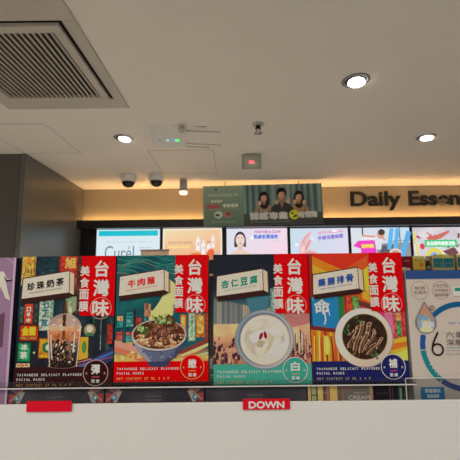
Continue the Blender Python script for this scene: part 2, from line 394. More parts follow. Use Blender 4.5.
# ------------------------------------------------------------------ hanging banner (left green panel, right photo panel)
PY = 4.55
pa, pb = at(203.5, 186.2, PY), at(322, 184.5, PY); un = (pb.x - pa.x) / 118.5; PH = 40.5 * un
bn = thing('hanging_banner', 'grey green banner with three people hanging below the ceiling', 'banner', (pa.x, PY, pa.z - PH), (0, R(-.9), 0))
MB().box(0, 118.5 * un, .001, .012, 0, PH, .001).build('backing_board', M['grey'], bn)
for x in (22, 96): MB().rod((x * un, .006, PH - .01), (x * un, .006, CEIL - bn.location.z - .002 + (-.0157 * x * un)), .004).build('hanger', M['black'], bn)
a = Art(un, PH, 0, k=.44, step=.0004); a.tex = .2
a.field((0, 0), (40, 0), (40, 40.5), (0, 40.5), 8, 8, lambda u, v: mixc((112, 130, 116), (78, 98, 86), v))
a.disc(13, 3.6, 1.1, 1.1, (40, 36, 34)); a.text('HEALTH CARE', 22, 3.4, 12, 1.4, (120, 128, 116)); a.text('各類用品專區優惠活動', 20, 9.6, 30, 3, (158, 164, 140)); a.text('會員獨享', 13.5, 15.8, 11, 3, (160, 160, 140), .1)
a.text('特別推介', 10.5, 21, 14, 4, (150, 70, 72), .3); a.text('專屬優惠', 27, 20.4, 15, 3.4, (168, 170, 150), .15); a.line((6, 24), (35, 24), .3, (140, 150, 130))
for cx, c in ((15, (150, 160, 146)), (24.5, (132, 96, 88))): a.disc(cx, 29.4, 4.4, 3.8, c)
a.disc(14, 30, 2, 1.2, (40, 60, 54)); a.disc(25, 29, 2.4, 1.8, (110, 66, 62)); a.text('香港健康生活', 20, 36.6, 24, 1.4, (130, 144, 128))
a.build('text_panel', M['poster'], bn)
a = Art(un, PH, .0002, k=.44, step=.0004)
def curtain(u, v):
    f = .5 + .5 * math.sin(u * 72 + 2 * math.sin(u * 9)); c = mixc((58, 76, 78), (112, 132, 128), f * (.55 + .45 * vnoise(u * 12, v * 2, 4)))
    return mixc(c, (134, 150, 142), max(0, 1 - abs(u - .5) / .22) * .5)
a.field((40, 0), (118.5, 0), (118.5, 40.5), (40, 40.5), 110, 6, curtain)
a.field((40, 29), (118.5, 29), (118.5, 40.5), (40, 40.5), 12, 4, lambda u, v: mixc((66, 76, 72), (54, 58, 56), v))
def person_print(cx, cy, s, hair, skin, cloth, long):
    a.poly([(cx - 8.5 * s, 30), (cx - 7.8 * s, cy + 9 * s), (cx - 5.5 * s, cy + 7 * s), (cx - 2 * s, cy + 5.4 * s), (cx + 2 * s, cy + 5.4 * s), (cx + 5.5 * s, cy + 7 * s), (cx + 7.8 * s, cy + 9 * s), (cx + 8.5 * s, 30)], cloth)
    a.poly([(cx - 1.6 * s, cy + 5.4 * s), (cx + 1.6 * s, cy + 5.4 * s), (cx, 25)], mixc(cloth, (190, 180, 170), .4)); a.path([(cx - 5 * s, cy + 9 * s), (cx - 4 * s, 29)], .7, mixc(cloth, (20, 20, 20), .5)); a.path([(cx + 5 * s, cy + 9 * s), (cx + 4 * s, 29)], .7, mixc(cloth, (20, 20, 20), .5))
    if long: a.discfield(cx, cy + 2 * s, 4.6 * s, 7.6 * s, 3, 20, lambda r, th: mixc(hair, (70, 56, 48), .5 * vnoise(r * 4, th * 3, 2)))
    a.rect(cx - 1.2 * s, cy + 2, cx + 1.2 * s, cy + 5.8 * s, mixc(skin, (60, 40, 30), .4))
    a.disc(cx, cy - 1.4 * s, 3.7 * s, 4.2 * s, hair)
    a.discfield(cx, cy + .2, 2.7 * s, 3.8 * s, 4, 20, lambda r, th: mixc(skin, mixc(skin, (70, 46, 40), .6), max(0, r - .3) * (.7 + .5 * math.cos(th))))
    a.poly([(cx - 3 * s, cy - .6 * s), (cx - 2.8 * s, cy - 4 * s), (cx + 2.4 * s, cy - 4.3 * s), (cx + 3.1 * s, cy - .6 * s), (cx + 1.8 * s, cy - 2.4 * s), (cx - .9 * s, cy - 2.2 * s)], hair)
    for q in (-1.1, 1.1): a.rect(cx + q * s - .5, cy - .5, cx + q * s + .5, cy - .1, (50, 34, 32)); a.rect(cx + q * s - .6, cy - 1.2, cx + q * s + .6, cy - .95, (60, 42, 38))
    a.rect(cx - .3 * s, cy + .6, cx + .3 * s, cy + 1.1, mixc(skin, (90, 56, 48), .4)); a.rect(cx - .8 * s, cy + 2.0 * s, cx + .8 * s, cy + 2.4 * s, (130, 66, 62))
person_print(60.5, 13.6, 1.18, (30, 28, 28), (172, 132, 112), (126, 108, 98), True)
person_print(95, 13.6, 1.18, (40, 30, 26), (182, 142, 116), (140, 112, 84), True)
person_print(78, 11.2, 1.36, (26, 24, 24), (170, 126, 104), (52, 50, 50), False)
for x, y in ((56, 19), (73, 18.5), (84, 17.5), (91, 18.5), (100, 19)): a.disc(x, y, 1.8, 2.4, (176, 134, 112), rot=25)
a.text('醫護', 55, 32, 18, 6.6, (200, 188, 168), .7); a.text('專業', 74, 32, 18, 6.6, (200, 188, 168), .7); a.text('有保障', 103, 31.6, 18, 6, (200, 188, 168), .6)
a.disc(89.5, 31.4, 4.8, 4.8, (206, 172, 50)); a.disc(87.8, 30, 1.5, 1.2, (60, 84, 50), 10); a.disc(91, 32.6, 1.7, 1.3, (70, 60, 40), 10); a.disc(89, 33.6, 1.1, 1, (60, 84, 50), 10); a.text('香港註冊專業團隊誠意服務', 66, 38, 40, 1.4, (110, 116, 108))
a.build('photo_panel', M['poster'], bn)

# ------------------------------------------------------------------ ceiling fittings
# large square air grille
q0, q1 = atz(10, 97.8, 2.672), atz(102, 97.8, 2.672); vx0, vx1 = q0.x, q1.x; vy1 = q0.y; vy0 = vy1 - .64
ac = thing('ceiling_air_grille', 'large square slatted air grille in the ceiling at left', 'air vent', ((vx0 + vx1) / 2, (vy0 + vy1) / 2, CEIL))
hx, hy = (vx1 - vx0) / 2, (vy1 - vy0) / 2
def frame_ring(ix, iy, ox, oy, z0, z1, bev=0):
    m = MB()
    m.box(-ox, ox, iy, oy, z0, z1, bev); m.box(-ox, ox, -oy, -iy, z0, z1, bev); m.box(-ox, -ix, -iy, iy, z0, z1, bev); m.box(ix, ox, -iy, iy, z0, z1, bev); return m
frame_ring(hx, hy, hx + .048, hy + .05, -.034, -.012, .003).build('grille_frame', M['grille'], ac)
frame_ring(hx + .065, hy + .06, hx + .135, hy + .20, -.014, -.001, .005).build('outer_flange', M['grille'], ac)
MB().box(-hx - .066, hx + .066, -hy - .061, hy + .061, -.004, -.001).build('plenum_shade', M['black_and_shade'], ac)  # flat black plate, shade behind the slats put in as colour
sl = MB(); NS = 20
for k in range(NS):
    x = -hx + (k + .5) * 2 * hx / NS
    sl.box(x - .0065, x + .0065, -hy, hy, -.030, -.024)
sl.build('slats', M['slat'], ac)

# access hatches: flush panel inside a thin darker seam
def hatch(x0, x1, y0, y1, label, yaw=0):
    t = thing('access_hatch', label, 'ceiling hatch', ((x0 + x1) / 2, (y0 + y1) / 2, CEIL), (0, 0, R(yaw)), 'ceiling hatches')
    hx_, hy_ = (x1 - x0) / 2, (y1 - y0) / 2
    frame_ring(hx_, hy_, hx_ + .007, hy_ + .009, -.0015, -.0002).build('seam', M['seam'], t)
    MB().box(-hx_, hx_, -hy_, hy_, -.001, -.0002).build('panel', M['ceiling'], t)
hatch(-2.11, -1.545, 2.71, 3.40, 'flush square ceiling hatch beside the dark wall at left')
hatch(-.83, -.165, 3.36, 4.17, 'flush ceiling hatch behind the white router')

# recessed downlights
def lens_rot(yaw, tilt): return (R(tilt), 0, R(yaw))
def downlight(p, label, yaw, power):
    t = thing('downlight', label, 'ceiling light', (p.x, p.y, CEIL), (0, 0, R(yaw)), 'recessed ceiling lights')
    MB().lathe([(.070, -.002), (.072, -.006), (.084, -.005), (.090, -.001)], 40).build('trim_ring', M['bronze'], t)
    MB().lathe([(0, -.001), (.071, -.001), (.071, -.002), (0, -.002)], 40).build('can_shade', M['black_and_shade'], t)  # flat black disc, painted shade instead of a real recess
    MB().lathe([(.053, -.001), (.055, -.008), (.052, -.011), (.0, -.012)], 40, Matrix.Translation((.010, .006, -.004)) @ Matrix.Rotation(R(6), 4, 'Y')).build('lens', M['lens'], t)
    l = bpy.data.lights.new('downlight_beam', 'SPOT'); l.energy = power; l.spot_size = R(110); l.spot_blend = .6; l.color = (1, .95, .88); l.shadow_soft_size = .05
    o = bpy.data.objects.new('downlight_beam', l); COL.objects.link(o); o.parent = t; o.location = (0, 0, -.04)
downlight(atz(123.5, 138, CEIL), 'round downlight left of the white router', 20, 320)
downlight(atz(355.5, 80.5, CEIL), 'round downlight with dark rim, nearest on the right side of the ceiling', 10, 50)
downlight(atz(426, 137, CEIL), 'round downlight above the word Essentials', 0, 25)

# router hung from the ceiling, with aerials
rp = at(169, 135.5, 2.82)
ro = thing('wireless_router', 'pale router with glowing lamps and aerials hung under the ceiling', 'router', rp, (R(32), 0, R(2)))
MB().box(-.148, .148, -.018, .018, -.095, .105, .006).build('body', M['white'], ro)
MB().box(-.06, .10, .019, .05, .02, .09, .004).build('mount', M['grey'], ro)
for (x, z, m, s_) in ((-.078, -.038, 'grille', .007), (-.012, -.038, 'cyan_led', .009), (.045, -.038, 'blue_led', .009), (.072, -.038, 'green_led', .016)):
    MB().box(x - s_, x + s_, -.0205, -.0185, z - .008, z + .008, .001).build('indicator_lamp', M[m], ro)
for z, L in ((.085, .17), (.04, .30), (-.07, .31), (-.092, .2)):
    MB().rod((.149, .0, z), (.149 + L, .0, z - .012), .0042).build('aerial', M['grey'], ro)
MB().lathe([(0, -.02), (.026, -.02), (.03, 0), (.022, .03), (0, .03)], 20, Matrix.Translation((.115, -.03, .055)) @ Matrix.Rotation(R(90), 4, 'X')).build('cable_joint', M['grille'], ro)
dz = CEIL - rp.z
rod = MB().rod((0, .035, 0), (0, .035, dz - .001), .012).build('drop_rod', M['grey'], ro); rod.rotation_euler = (R(-32), 0, 0)

# sprinkler
sp = atz(258, 124, CEIL)
s_ = thing('sprinkler', 'small metal fire sprinkler in the ceiling', 'sprinkler', (sp.x, sp.y, CEIL)); s_.scale = (1.35, 1.35, 1.25)
MB().lathe([(0, -.001), (.04, -.001), (.038, -.008), (.016, -.012), (0, -.012)], 24).build('cover_plate', M['grille'], s_)
MB().lathe([(.014, -.012), (.016, -.03), (.008, -.034), (0, -.034)], 16).build('body', M['black_and_shade'], s_)
f_ = MB(); f_.rod((-.016, 0, -.03), (-.006, 0, -.062), .003); f_.rod((.016, 0, -.03), (.006, 0, -.062), .003); f_.build('yoke_arms', M['black_and_shade'], s_)
MB().lathe([(0, -.062), (.026, -.063), (.026, -.066), (0, -.067)], 20).build('deflector', M['metal'], s_)

# hanging indicator plate with a red lamp
ip = at(251.5, 162, 3.5)
ie = thing('indicator_plate', 'small grey green plate with a red lamp on the ceiling', 'warning light', ip, (R(22), 0, 0))
MB().box(-.105, .105, -.012, .012, -.075, .075, .004).build('plate', mat('indicator_green_grey', (.36, .38, .32), .5), ie)
MB().box(-.075, .075, -.016, -.0125, -.052, .052, .003).build('face', mat('indicator_face', (.47, .48, .42), .5), ie)
MB().box(-.026, .026, -.019, -.0165, -.014, .014, .004).build('red_lamp', M['red_led'], ie)
br = MB().rod((0, 0, .06), (0, 0, CEIL - ip.z - .001), .01).build('bracket', M['grey'], ie); br.rotation_euler = (R(-22), 0, 0)

# dome cameras
def domecam(p, label):
    t = thing('dome_camera', label, 'security camera', (p.x, p.y, CEIL), (0, 0, 0), 'ceiling dome cameras')
    MB().lathe([(0, -.001), (.096, -.001), (.098, -.01), (.098, -.062), (.090, -.085), (.078, -.09)], 40).build('housing', M['white'], t)
    MB().lathe([(.078, -.086), (.077, -.105), (.068, -.130), (.050, -.150), (.026, -.161), (0, -.164)], 40).build('dome', M['glossblack'], t)
    MB().lathe([(.080, -.088), (.082, -.094), (.078, -.098), (.076, -.092), (.080, -.088)], 40).build('dome_ring', M['grey'], t)
    return t
dc = domecam(atz(128.5, 175.0, CEIL), 'white security dome above the turquoise topped screen, left one of two')
q = atz(156.5, 174.2, CEIL); dup(dc, (q.x, q.y, CEIL), 'white security dome next to the cylinder spotlight, right one of two')

# cylinder spotlight
q = atz(183.5, 178.6, CEIL)
cs = thing('cylinder_spotlight', 'slim white cylinder spotlight hanging beside the dome cameras', 'spotlight', (q.x, q.y, CEIL))
MB().lathe([(0, -.001), (.03, -.001), (.03, -.02), (0, -.02)], 24).build('ceiling_rose', M['white'], cs)
MB().lathe([(0, -.02), (.050, -.021), (.052, -.03), (.052, -.175), (0, -.176)], 32).build('barrel', M['grey'], cs)
MB().lathe([(.050, -.176), (.056, -.178), (.056, -.196), (.044, -.215), (0, -.218)], 32).build('lit_ring', M['ring'], cs)

# ------------------------------------------------------------------ products on the far shelf at right
def pack(x0, y0, x1, Y, dep, name, label, cat, body, art=None, group='packs on the far wall shelf', n=None):
    A_, B_ = at(x0, y0, Y), at(x1, y0, Y); w_ = B_.x - A_.x; hh = A_.z - sz
    t = thing(name, label, cat, (A_.x, Y, sz), (0, 0, 0), group)
    MB().box(0, w_, 0, dep, 0, hh, .004).build('carton', mat(name + '_card', lin(body), .5), t)
    if art:
        u_ = w_ / 100; a_ = Art(u_, hh, .0005, k=.45, step=.0006); art(a_, hh / u_); a_.build('printed_front', M['poster'], t)
    return t
def art_maroon(a_, H): a_.rect(1, 1, 99, H - 1, (104, 26, 36)); a_.text('CARE', 52, H * .3, 50, H * .1, (190, 140, 130)); a_.rect(0, H * .72, 40, H - 2, (190, 170, 160)); a_.disc(60, H * .85, 22, H * .1, (176, 150, 140))
def art_gold(a_, H): a_.rect(1, 1, 99, H - 1, (196, 158, 74)); a_.rect(1, 1, 99, H * .14, (224, 196, 120)); a_.disc(58, H * .62, 28, H * .22, (216, 150, 60)); a_.disc(70, H * .56, 14, H * .12, (190, 90, 50)); a_.text('GOLD', 45, H * .3, 60, H * .13, (140, 84, 30)); a_.rect(1, H * .86, 99, H - 1, (160, 116, 54))
def art_teal(a_, H):
    a_.rect(1, 1, 99, H - 1, (190, 160, 106)); a_.disc(50, H * .02, 30, H * .1, (206, 176, 90))
    for x in (4, 51): a_.rect(x, H * .18, x + 45, H * .8, (26, 100, 118)); a_.text('TISSUE', x + 22, H * .5, 32, H * .1, (120, 130, 100)); a_.rect(x + 4, H * .74, x + 41, H * .77, (150, 140, 90))
pack(401, 256.3, 411.5, 4.68, .12, 'carton_pack', 'maroon box at the left of the far shelf packs, beside the gold box', 'box', (104, 26, 36), art_maroon)
pack(412.2, 256.0, 424.6, 4.68, .12, 'carton_pack', 'gold box between the maroon box and the dark bottle', 'box', (170, 130, 60), art_gold)
q0 = at(427.4, 257, 4.72); bt = thing('bottle', 'small dark green bottle between the gold box and the teal tissue pack', 'bottle', (q0.x, 4.72, sz), group='packs on the far wall shelf')
MB().lathe([(0, 0), (.024, 0), (.027, .01), (.027, .10), (.014, .13), (.014, .15), (0, .15)], 24).build('glass', mat('bottle_dark_green', (.02, .035, .03), .2), bt)
MB().lathe([(.016, .15), (.017, .178), (0, .18)], 20).build('cap', M['white'], bt)
MB().lathe([(.0277, .03), (.0277, .075)], 24).build('paper_label', mat('bottle_label', (.35, .4, .36), .6), bt)
pack(431.6, 255.6, 453.6, 4.66, .16, 'tissue_pack', 'gold and teal tissue pack beside the dark green bottle', 'pack', (190, 160, 106), art_teal)
pack(456.0, 254.6, 478, 4.66, .16, 'tissue_pack', 'gold and teal tissue pack cut by the right edge of the photo', 'pack', (190, 160, 106), art_teal)

# beige display stand seen over the second box
ds = thing('display_stand', 'beige display stand whose top shows above the beef noodle box', 'display stand', (at(154.5, 255, 4.2).x, 4.2, 0))
zt = at(154.5, 250.6, 4.2).z
MB().box(-.17, .17, 0, .03, .3, zt, .004).build('back_card', M['beige'], ds)
MB().box(-.17, .17, .031, .33, 0, .9, .004).build('body', M['beige'], ds)
MB().box(-.178, .178, -.012, .04, zt + .0005, zt + .014, .003).build('top_trim', mat('beige_trim', (.32, .24, .18), .6), ds)
for z in (.95, 1.2): MB().box(-.165, .165, .031, .30, z, z + .015).build('tray', M['beige'], ds)

# ------------------------------------------------------------------ the shelf of boxes in front
Y0 = .535; BASE = 1.2846; BOXW, BOXH, BOXD = .1455, .1935, .032
DECK = 1.246
sh = thing('display_shelf', 'shelf unit carrying the row of face mask boxes', 'shelf', (0, .51, 0))
MB().box(-.62, .62, .0, .34, DECK - .018, DECK, .001).build('shelf_board', M['shelf'], sh)
MB().box(-.62, .62, .345, .36, .05, DECK, .001).build('back_panel', M['black'], sh)
for x in (-.61, .61): MB().box(x - .01, x + .01, .02, .34, 0, DECK - .019, .001).build('side_panel', M['black'], sh)
MB().box(-.59, .59, .02, .34, .05, .12, .001).build('plinth', M['black'], sh)
RT = at(230, 402.6, .503).z
pr = tag(MB().box(-.62, .62, .503, .507, RT - .09, RT, .001).build('price_rail', M['rail']), 'long plain white price rail along the shelf front', 'price rail')

# clear risers
ca = thing('acrylic_tray', 'clear acrylic tray under the four food picture boxes', 'tray', (0, .5305, BASE - .0023))
MB().box(-.335, .2735, .0, .060, 0, .0018, .0003).build('tray_floor', M['acrylic'], ca)
lz = at(200, 380.4, .5292).z - ca.location.z
MB().box(-.48, .2735, -.0022, -.0004, -.0004, lz, .0003).build('front_lip', M['acrylic'], ca)
e_ = MB(); e_.box(-.48, .2735, -.0032, -.0023, -.0004, .0012); e_.build('edge_highlight', M['edge_glint'], ca)  # pale strip painted as the highlight on the lip's lower edge
cb = thing('acrylic_tray', 'clear acrylic front guard before the white box at the right', 'tray', (0, .5305, DECK + .0005))
lz2 = at(430, 378.2, .5292).z - cb.location.z
lx = at(406.6, 390, .5292).x
MB().box(lx, .6, -.0022, -.0004, 0, lz2, .0003).build('front_guard', M['acrylic'], cb)
e_ = MB(); e_.box(lx - .0012, lx - .0002, -.0022, -.0004, 0, lz2); e_.box(lx, .6, -.0022, -.0004, lz2 + .0001, lz2 + .0008); e_.build('edge_highlight', M['edge_glint'], cb)
MB().box(lx, .6, .0, .0027, 0, .0012).build('tray_floor', M['acrylic'], cb)

# ---- face mask boxes
WHITE = (214, 204, 194)
def mask_box(x0, y0, label, kind, w=BOXW, side='carton'):
    t = thing('face_mask_box', label, 'face mask box', (x0, y0, BASE), (0, 0, 0), 'food picture face mask boxes')
    MB().box(0, w, 0, BOXD, 0, BOXH, .0008).build('carton', M[side], t)
    u = w / 100.0

    def new(base):
        a_ = Art(u, BOXH, base); a_.tex = .38 if base < .0003 else 0; return a_
    return t, new
HH = 133.0
def common(t, A, chars, ink, band, badge_c, badge_fill, badge_ring, badge_line, gold, name_line, chars_dx=0.0):
    # the tilted shop sign
    a = A(.0024)
    TL, TR, BR, BL = (4.2, 23.2), (51.8, 15.8), (52.2, 37.6), (3.6, 43.6)
    a.poly([BL, BR, (58, 40.2), (52, 43.2), (4.6, 48.8)], (52, 30, 28)); a.poly([TR, (57.6, 19.0), (58, 40.4), BR], (198, 180, 158)); a.poly([(57.0, 19.0), (58, 19.4), (58.4, 40.4), (57.4, 40.4)], (90, 62, 54))
    a.poly([(TL[0] - 1, TL[1] - 1), (TR[0] + .8, TR[1] - 1), (BR[0] + .8, BR[1] + .8), (BL[0] - 1, BL[1] + .8)], (74, 40, 36)); a.poly([TL, TR, BR, BL], (206, 192, 180))
    for p in ((6.4, 26.0), (49.4, 19.2), (49.8, 35.4), (6.0, 41)): a.disc(p[0], p[1], .5, .5, (120, 100, 96), 8)
    a.build('shop_sign', M['card'], t)
    a = A(.0026); n = len(chars); sp_ = 36.0 / n if n > 3 else 10.2
    for i, ch in enumerate(chars):
        x = 27.5 + (i - (n - 1) / 2) * (10.0 if n == 4 else 10.4) + chars_dx; y = 29.0 - (x - 27.5) * .155
        a.text(ch, x, y, 7.6, 7.8, ink, .34, -.155)
    a.text(name_line, 28, 35.6, 34, 1.4, mixc(ink, (206, 192, 180), .25), 0, -.155)
    a.build('sign_lettering', M['card'], next(c for c in t.children if c.name.startswith('shop_sign')))
    # red title banner
    a = A(.0024); a.rect(64.6, 0, 100, 61.6, (196, 0, 10))
    rr = random.Random(3)
    for k in range(26):
        x, y = rr.uniform(66, 99), rr.uniform(.5, 9); a.disc(x, y, rr.uniform(.15, .5), None, (200, 50, 46), 6)
    tb = a.build('title_banner', M['card'], t)
    a = A(.0026)
    for ch, y, w_, h_ in (('台', 13.4, 13.6, 16.4), ('灣', 33.2, 15.6, 16.4), ('味', 54, 16.6, 16.4)): a.text(ch, 85.8, y, w_, h_, WHITE, .55)
    for i, ch in enumerate('美食面膜'): a.text(ch, 68.2, 15.6 + i * 12.1, 9.4, 10, WHITE, .28)
    a.ring(86, 54, 10.8, .55, (226, 150, 140))
    a.build('title_lettering', M['card'], tb)
    # caption band and round badge
    a = A(.00145); a.rect(0, 112.2, 100, HH, band); cb_ = a.build('caption_band', M['card'], t)
    a = A(.0026)
    def spaced(s, x, y, w_, h_, c):
        k = len(s); 
        for i, ch in enumerate(s):
            if ch != ' ': a.text(ch, x + w_ * (i + .5) / k, y, w_ / k * (.62 if ch not in 'I:' else .2), h_, c, .09)
    spaced('TAIWANESE DELICACY FLAVORED', 3.5, 119.4, 66, 2.3, (224, 212, 206)); spaced('FACIAL MASKS', 3.5, 123.8, 29, 2.3, (224, 212, 206)); spaced('NET CONTENT 27 ML X 4 P', 3.5, 129.2, 56, 2.4, gold)
    a.build('caption_lettering', M['card'], cb_)
    a = A(.0026); a.disc(83.2, 118, 12.6, None, badge_fill, 48); a.ring(83.2, 118, 12.4, .7, badge_ring); bd = a.build('flavour_badge', M['card'], t)
    a = A(.0029); a.text(badge_c, 83.2, 114.6, 8.4, 8.8, (232, 226, 218), .35); a.rect(79.4, 121.5, 87, 122.3, badge_line)
    a.text('美', 74, 118.4, 2, 2.4, badge_ring); a.text('膜', 92.4, 118.4, 2, 2.4, badge_ring)
    a.text('面', 80.9, 126, 3.4, 3.2, (226, 216, 210), .1); a.text('膜', 85.6, 126, 3.4, 3.2, (226, 216, 210), .1); a.build('badge_lettering', M['card'], bd)

rr = random.Random(11)
# box one: bubble milk tea in a neon street
BX = [(at(13.8, 383, Y0).x, ), (at(113.0, 383, Y0).x, ), (at(213.2, 383, Y0).x, ), (at(312.2, 383, Y0).x, )]
t, A = mask_box(-.3275, Y0, 'bubble milk tea face mask box, leftmost of the food boxes', 'tea', .1485)
a = A(.0002)
a.field((0, 0), (100, 0), (100, HH), (0, HH), 46, 56, lambda u, v: mixc(mixc((18, 36, 46), (40, 66, 74), vnoise(u * 22, v * 9, 1)), (34, 24, 32), max(0, v * 1.5 - .6)))
for k in range(16):
    x, y = rr.uniform(15, 38), rr.uniform(1, 22); a.rect(x, y, x + rr.uniform(3, 7), y + .8, rr.choice([(60, 96, 100), (16, 30, 40), (46, 76, 84)]))
for k in range(26):
    x, y = rr.uniform(36, 98), rr.uniform(60, 100); a.rect(x, y, x + rr.uniform(1.5, 4), y + rr.uniform(4, 14), rr.choice([(24, 52, 52), (14, 26, 34), (44, 84, 76), (60, 60, 62), (20, 40, 52)]))
a.rect(1.2, 0, 15.6, 30, (206, 164, 74)); a.rect(13.6, 0, 15.6, 30, (160, 120, 58)); a.text('大', 8, 5, 9, 7, (222, 130, 56), .4); a.text('川', 7.5, 15.4, 8, 6, (110, 84, 50), .2); a.rect(1.2, 20, 13, 30, (222, 184, 96))
a.rect(40, 0, 63, 36, (200, 62, 42)); a.rect(40, 0, 42, 36, (136, 42, 36)); a.text('旭', 52, 7, 11, 11, (226, 170, 90), .6); a.text('光', 58, 27, 8, 9, (222, 130, 96), .5); a.rect(59, 0, 64, 60, (90, 50, 46))
a.rect(22, 42, 36.5, 76, (172, 196, 168)); a.rect(33.5, 42, 36.5, 76, (120, 160, 150))
for i, ch in enumerate('七丁友'): a.text(ch, 28, 50 + i * 9, 7, 7, (40, 96, 130), .35)
a.poly([(48, 42), (60, 42), (60, 56), (52, 62)], (128, 150, 120)); a.rect(52, 46, 56, 62, (170, 180, 140))
a.rect(6.6, 49, 15.4, 69, (218, 66, 42))
for i in range(3): a.text('口平中'[i], 11, 54.6 + i * 5.6, 4, 4.4, (244, 206, 190), .25)
a.rect(2.4, 52, 5.6, 68, (70, 88, 84)); a.rect(17, 50, 20.6, 68, (54, 70, 72))
a.rect(2.6, 70, 22.6, 86.5, (96, 30, 24)); a.rect(3.6, 71, 21.6, 85.5, (196, 58, 30)); a.text('金龍', 12.4, 76.4, 14, 8.4, (246, 184, 44), .5); a.rect(4.4, 82.4, 20, 84.6, (140, 120, 60))
a.rect(2.0, 88, 15.4, 107, (16, 70, 44)); a.rect(2.6, 88.6, 14.8, 106.4, (32, 142, 86)); a.text('冰', 8.8, 92.4, 6.4, 6, (206, 232, 208), .35); a.text('茶', 8.4, 100.4, 7, 6.6, (206, 232, 208), .4)
a.rect(23, 83.4, 38, 104, (120, 64, 26)); a.rect(24, 84.4, 38, 103, (224, 140, 40)); a.disc(32, 93, 5, 5.4, (44, 110, 62)); a.disc(33, 93, 2.6, 3, (230, 226, 190)); a.disc(19, 98, 1.1, None, (250, 210, 160), 10)
a.poly([(64, 83), (74, 83), (74, 104), (64, 106)], (212, 156, 48)); a.disc(70, 93, 2.4, 6, (70, 130, 60))
a.rect(1.4, 108.4, 15.4, 112.2, (226, 196, 150))
for i in range(3): a.rect(3 + i * 4, 109.3, 5.4 + i * 4, 111.3, (214, 70, 50))
a.disc(75, 76, 6, 6, (150, 130, 80)); a.disc(75, 75, 3.4, 3.4, (246, 232, 190)); a.poly([(70, 82), (80, 82), (78, 79), (73, 79)], (60, 110, 84)); a.rect(93, 70, 98.6, 90, (150, 46, 40)); a.rect(86, 64, 87, 96, (130, 130, 118))
a.poly([(58, 112.2), (80, 104), (100, 92), (100, 106), (86, 112.2)], (44, 52, 92)); a.poly([(62, 112.2), (100, 97), (100, 99.6), (72, 112.2)], (70, 96, 160)); a.line((50, 111.6), (78, 104.6), 1.1, (214, 120, 110)); a.line((60, 112), (100, 103), .8, (150, 84, 110)); a.line((34, 111.4), (52, 111), 1.6, (240, 120, 60))
a.build('street_picture', M['card'], t)
a = A(.0016)
a.rect(46.5, 46, 50, 66, (64, 36, 24)); a.rect(48.6, 46, 50, 66, (104, 62, 40))
a.discfield(49, 74, 17.6, 15, 6, 40, lambda r, th: mixc((196, 172, 156), (150, 126, 122), vnoise(r * 4 + 3, th * 2, 2) + .2 * r))
a.field((32, 72), (66.2, 72), (63, 112.4), (36, 112.4), 22, 26, lambda u, v: mixc(ramp([(0, (206, 164, 136)), (.16, (206, 118, 70)), (.36, (176, 104, 66)), (.5, (112, 88, 80)), (.7, (54, 44, 46)), (1, (40, 30, 30))], v + .22 * (vnoise(u * 6, v * 4, 6) - .5)), (228, 190, 160), .5 * max(0, vnoise(u * 8, v * 3, 8) - .55) * 2))
a.ring(49, 73, 17.4, 1.2, (222, 196, 178), ry=3.2); a.path([(32.2, 74), (36, 112)], 1.0, (206, 184, 170)); a.path([(66, 74), (63, 112)], 1.0, (206, 184, 170))
a.rect(47, 60, 50.4, 72, (70, 40, 28)); a.poly([(47.2, 76), (50, 76), (51, 96), (48, 96)], (96, 60, 44))
for k in range(22):
    a.disc(rr.uniform(34, 64), rr.uniform(64, 78), rr.uniform(.8, 2.2), rr.uniform(.5, 1.2), rr.choice([(222, 176, 150), (214, 136, 96), (196, 150, 130), (238, 206, 186)]), 10)
for k in range(70):
    y = rr.uniform(86, 110.6); e = 16 - (y - 72) * .075; x = 49 + rr.uniform(-e, e) * .88; r_ = rr.uniform(1.2, 1.9)
    a.disc(x, y, r_, None, rr.choice([(26, 18, 18), (38, 26, 24), (20, 16, 18)]), 10); a.disc(x - .4, y - .5, .42, None, rr.choice([(150, 134, 128), (110, 90, 84), (190, 160, 140)]), 6)
for k in range(60):
    y = rr.uniform(76, 108); e = 15 - (y - 72) * .08; x = 49 + rr.uniform(-e, e)
    a.disc(x, y, rr.uniform(.4, 1.3), rr.uniform(.3, 1.6), rr.choice([(226, 170, 130), (150, 96, 70), (206, 130, 84), (240, 214, 190), (96, 66, 56), (176, 156, 146)]), 7)
a.path([(36, 80), (38, 104)], 1.2, (226, 206, 190)); a.path([(60.6, 78), (59.4, 98)], 1.6, (214, 190, 176))
a.ring(49, 111, 13.4, 1.0, (176, 150, 140), ry=2.2, a0=0, a1=180)
a.build('milk_tea_picture', M['card'], t)
common(t, A, '珍珠奶茶', (34, 28, 30), (50, 22, 24), '彈', (44, 18, 20), (206, 150, 146), (190, 90, 90), (168, 128, 60), 'SWEET PEARL MILK TEA FLAVOUR MASK')

# box two: beef noodle bowl
t, A = mask_box(-.1775, Y0, 'beef noodle face mask box with red band, second food box from the left', 'noodle', .1425)
a = A(.0002)
def bg2(u, v):
    c = mixc((18, 62, 74), (32, 104, 104), vnoise(u * 5 + 2 * vnoise(u * 4, v * 4, 3), v * 9 + 3 * u, 9))
    if v > .4: c = mixc(c, (26, 88, 100), min(1, (v - .4) * 6))
    if v > .74: c = mixc(c, mixc((226, 150, 70), (246, 206, 118), vnoise(u * 9, v * 20, 2)), min(1, (v - .74) * 12))
    return c
a.field((0, 0), (100, 0), (100, HH), (0, HH), 50, 60, bg2)
for k in range(9):
    y0_ = 2 + k * 2.3; a.path([(x, max(.6, y0_ + 3.2 * math.sin(x * .13 + k * .5) + 2 * vnoise(x * .1, k, 4))) for x in range(0, 65, 4)], .9, [(46, 120, 112), (20, 62, 76), (70, 132, 116), (104, 116, 96), (30, 90, 96)][k % 5])
a.disc(50, 14, 9, 5, (34, 96, 96)); a.ring(50, 14, 6, 1, (60, 124, 112), ry=3.4); a.ring(22, 9, 9, 1, (70, 132, 116), ry=4.6, a0=150, a1=330)
